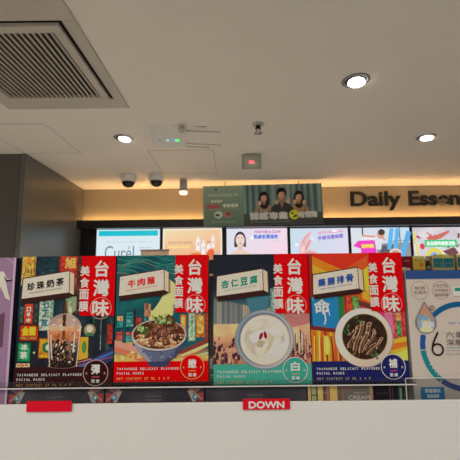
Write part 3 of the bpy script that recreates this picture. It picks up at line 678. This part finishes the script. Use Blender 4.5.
a.poly([(52, 42), (58, 26), (64.6, 32), (64.6, 62), (72, 62), (68, 78), (40, 78), (40, 60), (46, 52)], (196, 200, 134)); a.poly([(36, 60), (62, 56), (62, 78), (36, 78)], (210, 196, 126)); a.poly([(44, 68), (64, 66), (64, 76), (44, 76)], (226, 164, 92))
for cx, cy, r_ in ((74, 62, 12), (68, 70, 9), (80, 54, 9), (84, 66, 14), (62, 78, 7), (54, 80, 8), (72, 80, 10), (68, 56, 6)): a.disc(cx, cy, r_, r_ * .9, (26, 84, 100), 14)
cols = [(44, 130, 126), (206, 84, 70), (120, 190, 170), (230, 170, 110), (24, 64, 78), (178, 58, 54), (90, 160, 150)]
for x0_, x1_, y0_ in ((1, 9, 64), (11, 20, 60), (21.5, 29, 66), (30, 35, 60)):
    a.rect(x0_, y0_, x1_, 102, (24, 58, 72)); y = y0_ + 1
    while y < 100: hgt = rr.uniform(2.4, 7); a.rect(x0_ + .8, y, x1_ - .8, min(101, y + hgt), rr.choice(cols)); y += hgt + .7
a.rect(20, 58, 22, 100, (60, 30, 40)); a.rect(31, 52, 38, 66, (170, 120, 96))
for x0_, x1_ in ((70, 76.5), (79, 85), (87, 96)): a.rect(x0_, 64, x1_, 88, (214, 110, 46)); a.rect(x0_ + 1.2, 66, x1_ - 1.2, 84, (250, 178, 84))
a.rect(78.4, 62, 86.4, 92, (110, 150, 130)); a.rect(79.6, 63, 85.2, 91, (222, 224, 176)); a.rect(81, 66, 84, 88, (120, 160, 130)); a.rect(97, 62, 100, 90, (150, 60, 40))
a.poly([(0, 90), (26, 98), (34, 106), (20, 103), (0, 97)], (222, 140, 120)); a.poly([(0, 97), (22, 104), (40, 112.2), (28, 112.2), (0, 102)], (206, 110, 84)); a.poly([(66, 104), (100, 88), (100, 94), (76, 106)], (120, 60, 54)); a.poly([(70, 106), (100, 94), (100, 97), (74, 110)], (206, 186, 130)); a.line((72, 108.5), (100, 100), 1, (180, 84, 54)); a.line((66, 112), (100, 104), 1.2, (250, 222, 150))
for k in range(16): x = rr.uniform(0, 34); a.disc(x, rr.uniform(103, 110), rr.uniform(1, 3), rr.uniform(.8, 1.6), rr.choice([(252, 226, 140), (246, 196, 96), (236, 160, 80)]), 10)
a.build('street_picture', M['card'], t)
a = A(.0016)
bowl = [(18.6, 84)] + [(47 + 28.6 * math.cos(R(th)), 88 + 27 * math.sin(R(th))) for th in range(172, 60, -8)] + [(60, 113.6), (58, 117), (36, 117), (34, 113.6)] + []
pts = [(18.4, 84), (20, 93), (25, 101), (31, 108), (36, 112.4), (36.6, 116.6), (44, 118), (52, 118), (58.4, 116.6), (59, 112.4), (65, 108), (71, 101), (75.4, 93), (76.6, 84)]
a.poly(pts, (92, 98, 128)); a.poly([(18.4, 84), (20, 93), (25, 101), (31, 108), (36, 112.4), (40, 112.4), (30, 100), (24, 90), (22, 84)], (138, 140, 160)); a.poly([(76.6, 84), (75.4, 93), (71, 101), (65, 108), (59, 112.4), (50, 114), (64, 103), (72, 90)], (64, 68, 100)); a.poly([(36, 112.4), (59, 112.4), (58.4, 116.6), (52, 118), (44, 118), (36.6, 116.6)], (54, 60, 92))
for k in range(12): a.disc(rr.uniform(30, 66), rr.uniform(101, 109), rr.uniform(1, 2.8), rr.uniform(.5, 1), rr.choice([(126, 132, 156), (70, 76, 112)]), 8)
a.disc(47.5, 85, 29.4, 16.4, (178, 160, 156), 48); a.discfield(47.5, 84.6, 27.6, 14.8, 8, 40, lambda r, th: mixc((112, 58, 38), (60, 34, 28), vnoise(r * 6 * math.cos(th) + 8, r * 6 * math.sin(th) + 8, 5)))
for k in range(80):
    x, y = 47.5 + rr.uniform(-23, 23), 91 + rr.uniform(-6, 6)
    if ((x - 47.5) / 26) ** 2 + ((y - 85) / 14) ** 2 > 1: continue
    q_ = rr.uniform(-40, 40); a.path([(x - 4, y + rr.uniform(-1, 1)), (x - 1, y - 1.2), (x + 2, y), (x + 5, y + rr.uniform(-1.4, 1.4))], 1.5, rr.choice([(222, 176, 130), (206, 152, 106), (236, 200, 160), (180, 120, 80)]))
def chunk(x, y, s, c):
    q0_ = rr.uniform(0, 90); p = [(x + s * math.cos(R(d + q0_)) * rr.uniform(.6, 1.2), y + s * .95 * math.sin(R(d + q0_)) * rr.uniform(.6, 1.2)) for d in (0, 65, 130, 190, 250, 310)]
    a.poly([(X, Y + .8) for X, Y in p], (44, 24, 20)); a.poly(p, c)
    a.poly([(x + (X - x) * .75 - .6, y + (Y - y) * .35 - 1.4) for X, Y in p], mixc(c, (150, 100, 78), .55))
    for k in range(3): o_ = rr.uniform(-.5, .5) * s; a.line((x + o_, y - s * .4), (x + o_ + rr.uniform(-1.5, 1.5), y + s * .5), .5, rr.choice([(60, 32, 26), (160, 110, 84), (190, 140, 110)]))
for x, y, s_c in ((36, 83, 6), (44, 88, 6), (52, 83, 7), (60, 80, 6.6), (47, 74, 6.6), (58, 71, 7), (66, 86, 5), (40, 92, 4.6), (55, 92, 5), (66, 77, 4.6), (43, 80, 4)): chunk(x, y, s_c, rr.choice([(84, 46, 36), (100, 56, 42), (70, 40, 34), (112, 68, 54)]))
for k in range(80):
    if k % 2: x, y = 31 + rr.gauss(0, 3.4), 79 + rr.gauss(0, 3.2)
    else: x, y = 51 + rr.gauss(0, 5), 70 + rr.gauss(0, 2.6)
    a.disc(x, y, rr.uniform(.8, 1.9), rr.uniform(.5, 1.1), rr.choice([(48, 96, 36), (84, 146, 58), (40, 88, 32), (128, 176, 96), (170, 196, 140)]), 8, rr.uniform(0, 180))
a.ring(47.5, 85, 28.6, 1.3, (206, 192, 186), ry=15.8, a0=15, a1=165)
a.build('noodle_bowl_picture', M['card'], t)
common(t, A, '牛肉麵', (200, 40, 44), (200, 0, 8), '嫩', (200, 0, 8), (224, 150, 90), (230, 150, 60), (226, 150, 84), 'BRAISED BEEF NOODLE FLAVOUR MASK')

# box three: almond tofu
t, A = mask_box(-.0270, Y0, 'almond tofu face mask box with turquoise band', 'tofu', .1475)
a = A(.0002)
def bg3(u, v):
    c = ramp([(0, (30, 34, 44)), (.26, (34, 40, 52)), (.42, (60, 104, 116)), (.6, (112, 136, 132)), (.66, (196, 160, 130)), (.76, (190, 140, 112)), (1, (120, 74, 72))], v + .04 * (vnoise(u * 8, v * 8, 3) - .5))
    return mixc(c, (206, 150, 120), max(0, v - .6) * 1.6 * vnoise(u * 12, v * 16, 12))
a.field((0, 0), (100, 0), (100, HH), (0, HH), 46, 60, bg3)
for k in range(14):
    x = 1 + k * 2.7; a.poly([(x, 46 + k * .6), (x + 2.2, 46.4 + k * .6), (x + 2.2, 76 - k * .4), (x, 76.6 - k * .4)], rr.choice([(150, 140, 128), (126, 120, 114), (110, 112, 112), (92, 102, 106), (166, 150, 130)]))
for k in range(13):
    x = 45 + k * 2.8; a.rect(x, 62 - k * 1.3 if k < 8 else 50, x + 2.2, 80, rr.choice([(206, 186, 146), (186, 166, 130), (214, 200, 160), (160, 150, 130)]))
a.field((0, 72), (44, 72), (44, 96), (0, 96), 20, 12, lambda u, v: mixc(mixc((214, 160, 124), (236, 190, 136), vnoise(u * 6, v * 4, 31)), (150, 96, 84), max(0, v * 1.3 - .5)))
a.poly([(34, 44), (60, 44), (52, 66), (46, 70), (40, 66)], (62, 112, 130)); a.rect(60, 36, 72, 62, (110, 150, 148)); a.rect(62, 38, 66, 60, (160, 186, 176))
for k in range(80):
    x, y = rr.choice([rr.uniform(0, 26), rr.uniform(80, 100)]), rr.uniform(86, 112); hh_ = 1.0 + (y - 80) * .1
    a.disc(x, y, hh_ * .5, hh_, rr.choice([(66, 44, 54), (120, 60, 62), (140, 80, 76), (176, 110, 96), (90, 60, 70), (52, 40, 54), (60, 40, 50), (200, 150, 126)]), 9); a.disc(x, y - hh_, hh_ * .34, None, rr.choice([(60, 40, 44), (186, 140, 120)]), 8)
a.field((76, 62), (100, 62), (100, 92), (76, 92), 10, 8, lambda u, v: mixc((240, 206, 160), (206, 140, 116), vnoise(u * 5, v * 5, 21) * .8 + v * .3)); a.poly([(72, 62), (100, 62), (100, 72), (82, 76)], (176, 112, 112))
for k in range(20): x = rr.uniform(78, 99); a.rect(x, rr.uniform(78, 92), x + rr.uniform(.6, 1.6), rr.uniform(94, 104), rr.choice([(110, 76, 80), (226, 180, 140), (150, 100, 92), (80, 62, 72), (240, 210, 170)]))
for k in range(16): a.disc(rr.uniform(74, 100), rr.uniform(101, 111), rr.uniform(.5, 1.2), None, rr.choice([(196, 76, 80), (226, 170, 150), (150, 70, 76), (214, 120, 110)]), 9)
a.build('street_picture', M['card'], t)
a = A(.0016); cx, cy = 52.6, 87.6
a.disc(cx, cy, 30.4, 30.0, (110, 124, 138), 60); a.discfield(cx, cy, 29.4, 29, 4, 60, lambda r, th: mixc((172, 176, 178), (132, 144, 154), .5 + .5 * math.cos(th - 3.6)))
a.disc(cx, cy, 27.2, 26.8, (98, 116, 134), 60); a.disc(cx + .8, cy + .8, 26, 25.6, (180, 150, 136), 60)
a.discfield(cx + .4, cy + .6, 25, 24.6, 8, 60, lambda r, th: mixc((230, 218, 198), (196, 184, 172), .8 * vnoise(3 + r * 4 * math.cos(th), 3 + r * 4 * math.sin(th), 14)))
a.discfield(cx, cy - .5, 20.5, 19.5, 8, 48, lambda r, th: mixc((214, 206, 192), (168, 158, 142), vnoise(5 + r * 3.4 * math.cos(th + r), 5 + r * 3.4 * math.sin(th + r), 15)))
for p, c in (([(36, 84), (46, 78), (58, 80), (52, 88), (40, 92)], (232, 224, 214)), ([(50, 94), (60, 88), (70, 86), (68, 96), (56, 104)], (228, 220, 208)), ([(42, 96), (50, 92), (54, 100), (46, 105)], (204, 196, 180)), ([(56, 76), (66, 76), (72, 84), (62, 86)], (220, 212, 198)), ([(58, 98), (74, 90), (74, 98), (62, 107)], (236, 230, 222)), ([(46, 88), (53, 90), (50, 96), (44, 95)], (170, 158, 130)), ([(60, 84), (64, 84), (58, 98), (52, 102)], (186, 176, 142)), ([(36, 74), (52, 68), (50, 75), (40, 80)], (206, 196, 184))): a.poly(p, c)
for q_ in (-2.6, 2.4): a.disc(cx - 1.2 + q_ * .9, 84 - q_ * .2, 1.7, 3.8, (140, 24, 30), 14, 24 if q_ < 0 else -12)
a.build('tofu_bowl_picture', M['card'], t)
common(t, A, '杏仁豆腐', (24, 130, 112), (64, 156, 140), '白', (56, 150, 134), (206, 226, 214), (226, 150, 90), (196, 170, 110), 'ALMOND TOFU PUDDING FLAVOUR MASK')

# box four: herbal pork rib soup
t, A = mask_box(.1222, Y0, 'herbal spare rib face mask box with navy band, rightmost of the food boxes', 'rib', .1450)
a = A(.0002)
def bg4(u, v):
    x, y = u * 100, v * HH
    if y > 78: return ramp([(0, (160, 66, 30)), (.3, (222, 110, 30)), (.55, (250, 190, 60)), (.75, (236, 130, 40)), (1, (180, 70, 30))], min(1, abs(.5 + .5 * math.sin(u * 26 + 3 * vnoise(u * 6, v * 2, 2))) * .8 + .2 * vnoise(u * 14, v * 6, 4)))
    return mixc((188, 46, 34), (222, 96, 36), vnoise(u * 4, v * 4, 3))
a.field((0, 0), (100, 0), (100, HH), (0, HH), 60, 60, bg4)
a.poly([(0, 0), (4, 0), (4, 60), (0, 60)], (150, 40, 34)); a.poly([(4, 0), (64, 0), (64, 10), (42, 16), (4, 24)], (206, 50, 32)); a.poly([(4, 3), (30, 15), (64, 28), (64, 36), (4, 24)], (232, 120, 34)); a.poly([(4, 12), (26, 22), (4, 28)], (240, 160, 50)); a.poly([(52, 24), (64, 14), (64, 52), (58, 40)], (240, 190, 54)); a.poly([(40, 16), (64, 3), (64, 14), (52, 20)], (224, 84, 40))
a.poly([(56, 38), (70, 42), (90, 62), (70, 56), (56, 48)], (236, 160, 50)); a.poly([(0, 46), (4, 47), (4, 80), (0, 80)], (40, 60, 90))
a.poly([(2, 47), (30, 44), (30, 80), (2, 76)], (36, 120, 174)); a.poly([(30, 44), (36, 44), (36, 82), (30, 80)], (44, 110, 64)); a.poly([(2, 47), (30, 44), (30, 47), (2, 50)], (70, 150, 190))
a.text('命', 12.5, 56.5, 16, 15, (206, 220, 232), .5); a.path([(15, 62), (16, 70), (14.4, 75)], 1.5, (206, 220, 232)); a.path([(19, 58), (20.4, 66)], 1, (206, 220, 232))
a.poly([(0, 76), (32, 80), (46, 84), (46, 87), (30, 84), (0, 80)], (110, 40, 40)); a.rect(36, 46, 45, 84, (190, 66, 44)); a.rect(37, 46, 38.4, 84, (120, 44, 40)); a.rect(45, 46, 52, 68, (70, 140, 70)); a.rect(46.4, 48, 50.6, 66, (120, 170, 90)); a.poly([(52, 50), (74, 58), (74, 62), (52, 56)], (96, 50, 44)); a.poly([(52, 56), (76, 64), (76, 74), (52, 74)], (226, 60, 120))
a.poly([(74, 61), (90, 61), (92, 92), (80, 96)], (226, 54, 110)); a.poly([(78, 64), (86, 62), (88, 84), (82, 86)], (240, 110, 150)); a.rect(88, 62, 95, 90, (170, 90, 60)); a.rect(91, 66, 95, 88, (60, 140, 90)); a.rect(90, 64, 95.5, 72, (220, 140, 90)); a.rect(95.5, 61, 100, 92, (196, 60, 60))
a.poly([(80, 92), (100, 88), (100, 112.2), (78, 112.2)], (240, 170, 50)); a.poly([(80, 96), (100, 93), (100, 98), (80, 103)], (222, 110, 40)); a.poly([(78, 108), (100, 101), (100, 112.2), (78, 112.2)], (250, 210, 90))
for k in range(16): x = rr.uniform(1, 30); a.line((x, rr.uniform(82, 90)), (x + rr.uniform(-1, 2), 112), rr.uniform(.6, 1.8), rr.choice([(250, 214, 110), (170, 70, 30), (120, 50, 30), (252, 180, 60), (232, 120, 40)]))
a.disc(16, 96, 3, 10, (252, 206, 90), 14)
a.build('street_picture', M['card'], t)
a = A(.0016); cx, cy = 55, 88.6
a.disc(cx, cy, 30.6, 30.2, (150, 138, 126), 60); a.discfield(cx - .3, cy - .4, 30, 29.6, 4, 60, lambda r, th: mixc((222, 210, 196), (190, 176, 162), .5 + .5 * math.cos(th - .8)))
a.disc(cx + .8, cy - 1, 23.8, 23.4, (120, 92, 60), 60); a.discfield(cx + .8, cy - 1, 23, 22.6, 8, 60, lambda r, th: mixc((36, 26, 22), (66, 44, 30), vnoise(4 + r * 5 * math.cos(th), 4 + r * 5 * math.sin(th), 7) * .8 + .4 * max(0, r - .75)))
for k in range(26):
    x, y = rr.choice([(40, 76), (38, 82), (50, 71), (70, 100), (66, 106)]); x += rr.gauss(0, 2); y += rr.gauss(0, 2)
    a.disc(x, y, rr.uniform(1, 2.4), rr.uniform(.6, 1.4), rr.choice([(34, 66, 40), (56, 100, 58), (28, 50, 34), (90, 130, 84)]), 8, rr.uniform(0, 180))
def rib(x0_, y0_, x1_, y1_, w_):
    n_ = 9; P_ = [(x0_ + (x1_ - x0_) * k / n_ + 1.2 * math.sin(k * .7), y0_ + (y1_ - y0_) * k / n_) for k in range(n_ + 1)]
    a.path(P_, w_ + 1.6, (44, 28, 22)); a.path(P_, w_, (88, 58, 44))
    for o_, ww, c in ((-.34, .24, (172, 142, 116)), (-.08, .2, (90, 60, 46)), (.2, .16, (140, 106, 82)), (.42, .16, (70, 46, 36))): a.path([(x + o_ * w_, y) for x, y in P_], ww * w_, c)
    a.disc(x0_, y0_, w_ * .55, w_ * .38, (156, 128, 106), 12, -30); a.disc(x0_, y0_, w_ * .28, w_ * .2, (90, 64, 52), 10, -30)
rib(49, 78, 39, 99, 5); rib(54, 74, 45, 102, 5.6); rib(61, 75, 51, 104, 6); rib(73, 90, 59, 101, 4.4); rib(71, 93, 58, 106, 4.2); rib(66, 84, 55, 102, 4.4)
for k in range(60): x, y = rr.uniform(39, 69), rr.uniform(77, 105); a.line((x, y), (x + rr.uniform(-2.4, .6), y + rr.uniform(1, 3.6)), rr.uniform(.4, .9), rr.choice([(206, 180, 150), (66, 44, 34), (164, 126, 96), (40, 28, 22), (100, 70, 52)]))
a.build('rib_soup_picture', M['card'], t)
common(t, A, '藥膳排骨', (44, 74, 150), (28, 32, 92), '補', (28, 32, 92), (206, 196, 190), (200, 60, 130), (168, 150, 110), 'HERBAL SPARE RIB SOUP FLAVOUR MASK', .6)

# ---- lilac box cut by the left edge
LW = .15; lx1 = at(8.0, 385, Y0).x; LZ = at(15, 257.6, Y0).z - DECK
lb = thing('face_mask_box', 'lilac box cut by the left edge of the photo', 'face mask box', (lx1 - LW, Y0, DECK), group='boxes at the ends of the row')
MB().box(0, LW, 0, .06, 0, LZ, .0008).build('carton', M['carton_navy'], lb)
a = Art(LW / 100, LZ, .0003); LH = LZ / (LW / 100)
a.rect(0, 0, 100, LH, (140, 112, 142)); a.rect(97.6, 0, 100, LH, (178, 154, 182)); a.line((90, 0), (97, 6), .8, (170, 150, 176))
a.build('printed_front', M['card'], lb)
a = Art(LW / 100, LZ, .0008)
a.poly([(88, 14), (92, 22), (96, 22), (95.6, 24.4), (91, 24.6), (94, 36), (97, 44), (92, 42), (86, 30), (84, 44), (80, 44)], (196, 190, 180)); a.poly([(88, 18), (92, 23), (97, 22.4), (97.4, 24), (91, 25)], (44, 36, 40)); a.disc(86, 20, 3, 6, (206, 200, 190)); a.poly([(84, 60), (92, 56), (92, 90), (84, 92)], (96, 66, 84))
a.build('white_motif', M['card'], lb)

# ---- white box cut by the right edge
WX = at(413.4, 383, Y0).x; WW = .15; WZ = at(405, 270.4, Y0).z - DECK
wb = thing('face_mask_box', 'white box with navy top edge and a large number 6, cut by the right edge', 'face mask box', (WX, Y0, DECK), group='boxes at the ends of the row')
MB().box(0, WW, 0, .05, 0, WZ, .0008).build('carton', M['carton_white'], wb)
u = WW / 100; WHU = WZ / u
a = Art(u, WZ, .0003); a.rect(0, 0, 100, WHU, (186, 176, 168)); a.rect(0, 131.6, 100, 133, (26, 120, 140)); pf = a.build('printed_front', M['card'], wb)
a = Art(u, WZ, .0008); a.rect(0, 0, 100, 8.8, (44, 72, 124)); a.rect(0, 8.8, 100, 9.3, (120, 130, 150)); a.build('navy_edge', M['card'], wb)
a = Art(u, WZ, .0008)
for cxx, ls in ((13.6, ('敏感', '肌適用')), (35.4, ('100%', '天然植物', '濃縮精華'))):
    a.ring(cxx, 20.6, 9.0, .5, (150, 138, 126))
    for i, s in enumerate(ls): a.text(s, cxx, (18.2 if len(ls) == 2 else 16.2) + i * 4.6, 8 + len(s) * 1.6, 3.4, (132, 112, 98))
a.build('round_seals', M['card'], wb)
a = Art(u, WZ, .0009)
CX, CY, RR = 53.5, 76.5, 41.5
for (b0, b1, c) in ((216, 312, (24, 84, 130)), (176, 196, (34, 78, 150)), (128, 174.6, (28, 124, 134)), (20, 126.6, (48, 62, 130))): a.ring(CX, CY, RR, 5.2, c, 40, b0, b1)
a.build('ring_arcs', M['card'], wb)
a = Art(u, WZ, .0016)
DX, DY = 16.8, 53.0
drop = [(DX, 31.4)] + [(DX + 10.8 * math.cos(R(d)), DY + 10.8 * math.sin(R(d))) for d in range(-28, 209, 9)]
a.poly(drop, (98, 108, 124)); a.poly([(DX + (x - DX) * .88, DY + (y - DY) * .9) for x, y in drop], (176, 130, 106)); a.poly([(DX + (x - DX) * .78, DY + 3 + (y - DY) * .55) for x, y in drop], (206, 176, 140))
a.disc(DX, DY + 6.6, 7, 3.2, (236, 204, 160)); a.disc(DX - 6.4, DY + 1, 2.2, 5, (130, 160, 180)); a.disc(DX + 6.4, DY + 1, 2.2, 5, (116, 150, 176)); a.text('肌密', DX - 2, DY - 5, 11, 5, (100, 150, 190), .5); a.text('保濕', DX + 2, DY + 2, 11.6, 5, (206, 222, 232), .5); a.disc(DX + 7.4, 38.4, 2.6, None, (128, 104, 84), 16); a.disc(DX + 7.4, 38.4, 1.3, None, (170, 150, 120), 12)
a.build('drop_emblem', M['card'], wb)
a = Art(u, WZ, .0016)
a.ring(26.6, 79.6, 5.4, 1.7, (28, 24, 26)); a.path([(21.3, 78.4), (22.6, 73.4), (25, 68.4), (28.2, 62.6)], 1.8, (28, 24, 26))
a.text('六重', 45, 65.2, 19, 5.8, (90, 86, 86)); a.text('深層補水', 53, 72.8, 34, 6.2, (80, 76, 78)); a.line((35, 77.8), (80, 77.8), .4, (40, 130, 150)); a.text('Six-fold hydrating deep care mask', 54, 80.8, 38, 1.7, (120, 114, 114)); a.text('Mineral moisture essence mask', 52, 84, 34, 1.7, (120, 114, 114)); a.rect(40, 53, 47, 54, (120, 150, 180)); a.rect(50, 53, 58, 54, (120, 150, 180))
for i in range(4): a.disc(17.6 + i * 2.4, 94 + i * 3.4, .6, None, (190, 214, 214), 8)
a.build('title_lettering', M['card'], wb)
a = Art(u, WZ, .0016); a.rect(6.4, 115.6, 29.8, 127.4, (40, 112, 166)); bt_ = a.build('blue_tag', M['card'], wb)
a = Art(u, WZ, .0020); a.text('淨澈補水', 18, 119, 16, 3.8, (190, 214, 230), .2); a.text('輕盈面膜', 18, 124, 12, 3.4, (180, 206, 226), .2); a.build('tag_lettering', M['card'], bt_)
a = Art(u, WZ, .0016); a.rect(47, 17, 86, 26.6, (226, 222, 216)); gt_ = a.build('green_tag', M['card'], wb)
a = Art(u, WZ, .0020); a.rect(49, 18.4, 86, 21.6, (30, 130, 110)); a.text('面膜', 58, 24.6, 8, 2.4, (70, 64, 64)); a.build('tag_lettering', M['card'], gt_)

# ---- flat boxes lying under the tray
def flat(x0, x1, label, art, dep=.09, body='carton', cat='box', nm='flat_box'):
    X0, X1 = at(x0, 394, Y0).x, at(x1, 394, Y0).x; hh = BASE - .0027 - DECK
    t = thing(nm, label, cat, (X0 + .0004, Y0, DECK), group='flat boxes under the clear tray')
    w_ = X1 - X0 - .0008
    MB().box(0, w_, 0, dep, 0, hh, .0006).build('carton', M[body], t)
    u_ = w_ / (x1 - x0); a_ = Art(u_, hh, .0003); art(a_, x1 - x0, hh / u_); a_.build('printed_end', M['card'], t)
def dark_end(mark_l, mark_r):
    def f(a_, w_, H):
        a_.field((0, 0), (w_, 0), (w_, H), (0, H), 20, 4, lambda u_, v: mixc((50, 50, 58), (74, 72, 78), vnoise(u_ * 6, v * 2, int(w_))))
        a_.text('TAIWANESE MASK', w_ * .49, 9.4, 16, 1.2, (120, 116, 116)); a_.text('美食面膜系列', w_ * .49, 13.0, 16, 1.8, (120, 116, 116))
        for on, x, s in ((mark_l, 9, 1), (mark_r, w_ - 9, -1)):
            if not on: continue
            a_.poly([(x - 8 * s, 1.5), (x + 2 * s, 1), (x + 8 * s, 5), (x - 1 * s, 6)], (126, 92, 96)); a_.poly([(x - 8 * s, 6), (x, 7), (x - 4 * s, 15), (x - 8 * s, 15)], (146, 66, 66)); a_.poly([(x + 3 * s, 5), (x + 8 * s, 4), (x + 3 * s, 15), (x - 1 * s, 15)], (150, 142, 134))
            a_.disc(x, 10.4, 2.9, None, (70, 112, 138), 16); a_.disc(x, 10.4, 1.5, None, (150, 186, 202), 12); a_.line((x - 7 * s, 13), (x + 6 * s, 2), .8, (180, 150, 130))
    return f
flat(8, 104.5, 'dark flat box under the bubble milk tea box', dark_end(True, True))
flat(105, 204.5, 'dark flat box under the beef noodle box', dark_end(True, True))
flat(205.2, 306.8, 'plain dark flat box under the almond tofu box', dark_end(False, False))
def stripes(a_, w_, H):
    a_.rect(0, 0, w_, H, (60, 52, 50))
    for x0_, x1_, c in ((.4, 3.4, (190, 160, 116)), (4.2, 9, (146, 160, 112)), (10.4, 15.8, (206, 172, 108)), (16.6, 22, (104, 76, 74)), (19.4, 22, (156, 104, 92)), (22.6, 30.4, (204, 170, 104)), (30.8, 34, (110, 88, 80))): a_.rect(x0_, 0, x1_, H, c)
    a_.rect(4.2, 9.6, 9, 10.8, (70, 84, 66)); a_.rect(16.6, 7.4, 22, 8.4, (150, 110, 100))
flat(307.2, 340.6, 'flat box with cream and green striped end', stripes)
def greyend(a_, w_, H):
    a_.rect(0, 0, w_, H, (124, 106, 94)); a_.rect(2, 1.6, w_ - 4, H - 1, (104, 98, 92)); a_.rect(3, 2.4, 12, 6, (124, 96, 90)); a_.rect(w_ - 3.4, 0, w_ - 1.6, H, (166, 134, 96)); a_.text('BEAUTY', 19, 8.6, 12, 1.6, (160, 156, 150)); a_.text('CREAM', 18, 13, 22, 4, (166, 162, 154), .2)
flat(341, 373.6, 'flat box with grey framed end and pale lettering', greyend)
def blackend(a_, w_, H):
    a_.rect(0, 0, w_, H, (34, 30, 34)); a_.rect(15.4, 0, 16.4, H, (96, 62, 66)); a_.rect(18, 0, 18.8, H, (84, 58, 70)); a_.rect(24.4, 2, 28.6, H, (54, 78, 74)); a_.rect(26, 4, 27.4, H, (110, 136, 124)); a_.line((2, 9), (14, 9), .5, (70, 66, 70))
flat(374.2, 404, 'black flat box with thin coloured lines on its end', blackend)

# ---- red promotion cards clipped to the price rail
def promo(x0, x1, y0, label, txt):
    P_, Q_ = at(x0, y0, .5), at(x1, y0, .5); zb = at((x0 + x1) / 2, y0 + 10.5, .5).z
    t = thing('promotion_card', label, 'price card', (P_.x, .5005, zb), group='red cards on the price rail')
    w_, h_ = Q_.x - P_.x, P_.z - zb
    MB().box(0, w_, 0, .0012, 0, h_).build('card', M['carton_red'], t)
    u_ = w_ / (x1 - x0); a_ = Art(u_, h_, .0002); a_.rect(0, 0, x1 - x0, h_ / u_, (206, 18, 40)); 
    if txt: a_.text(txt, (x1 - x0) / 2, 5.6, (x1 - x0) * .74, 6.2, (232, 214, 214), .4)
    a_.build('printed_face', M['card'], t)
promo(26.6, 71.6, 401.4, 'red promotion card on the rail below the bubble milk tea box', '')
promo(242.8, 290, 399.2, 'red promotion card on the rail below the almond tofu box', 'DOWN')
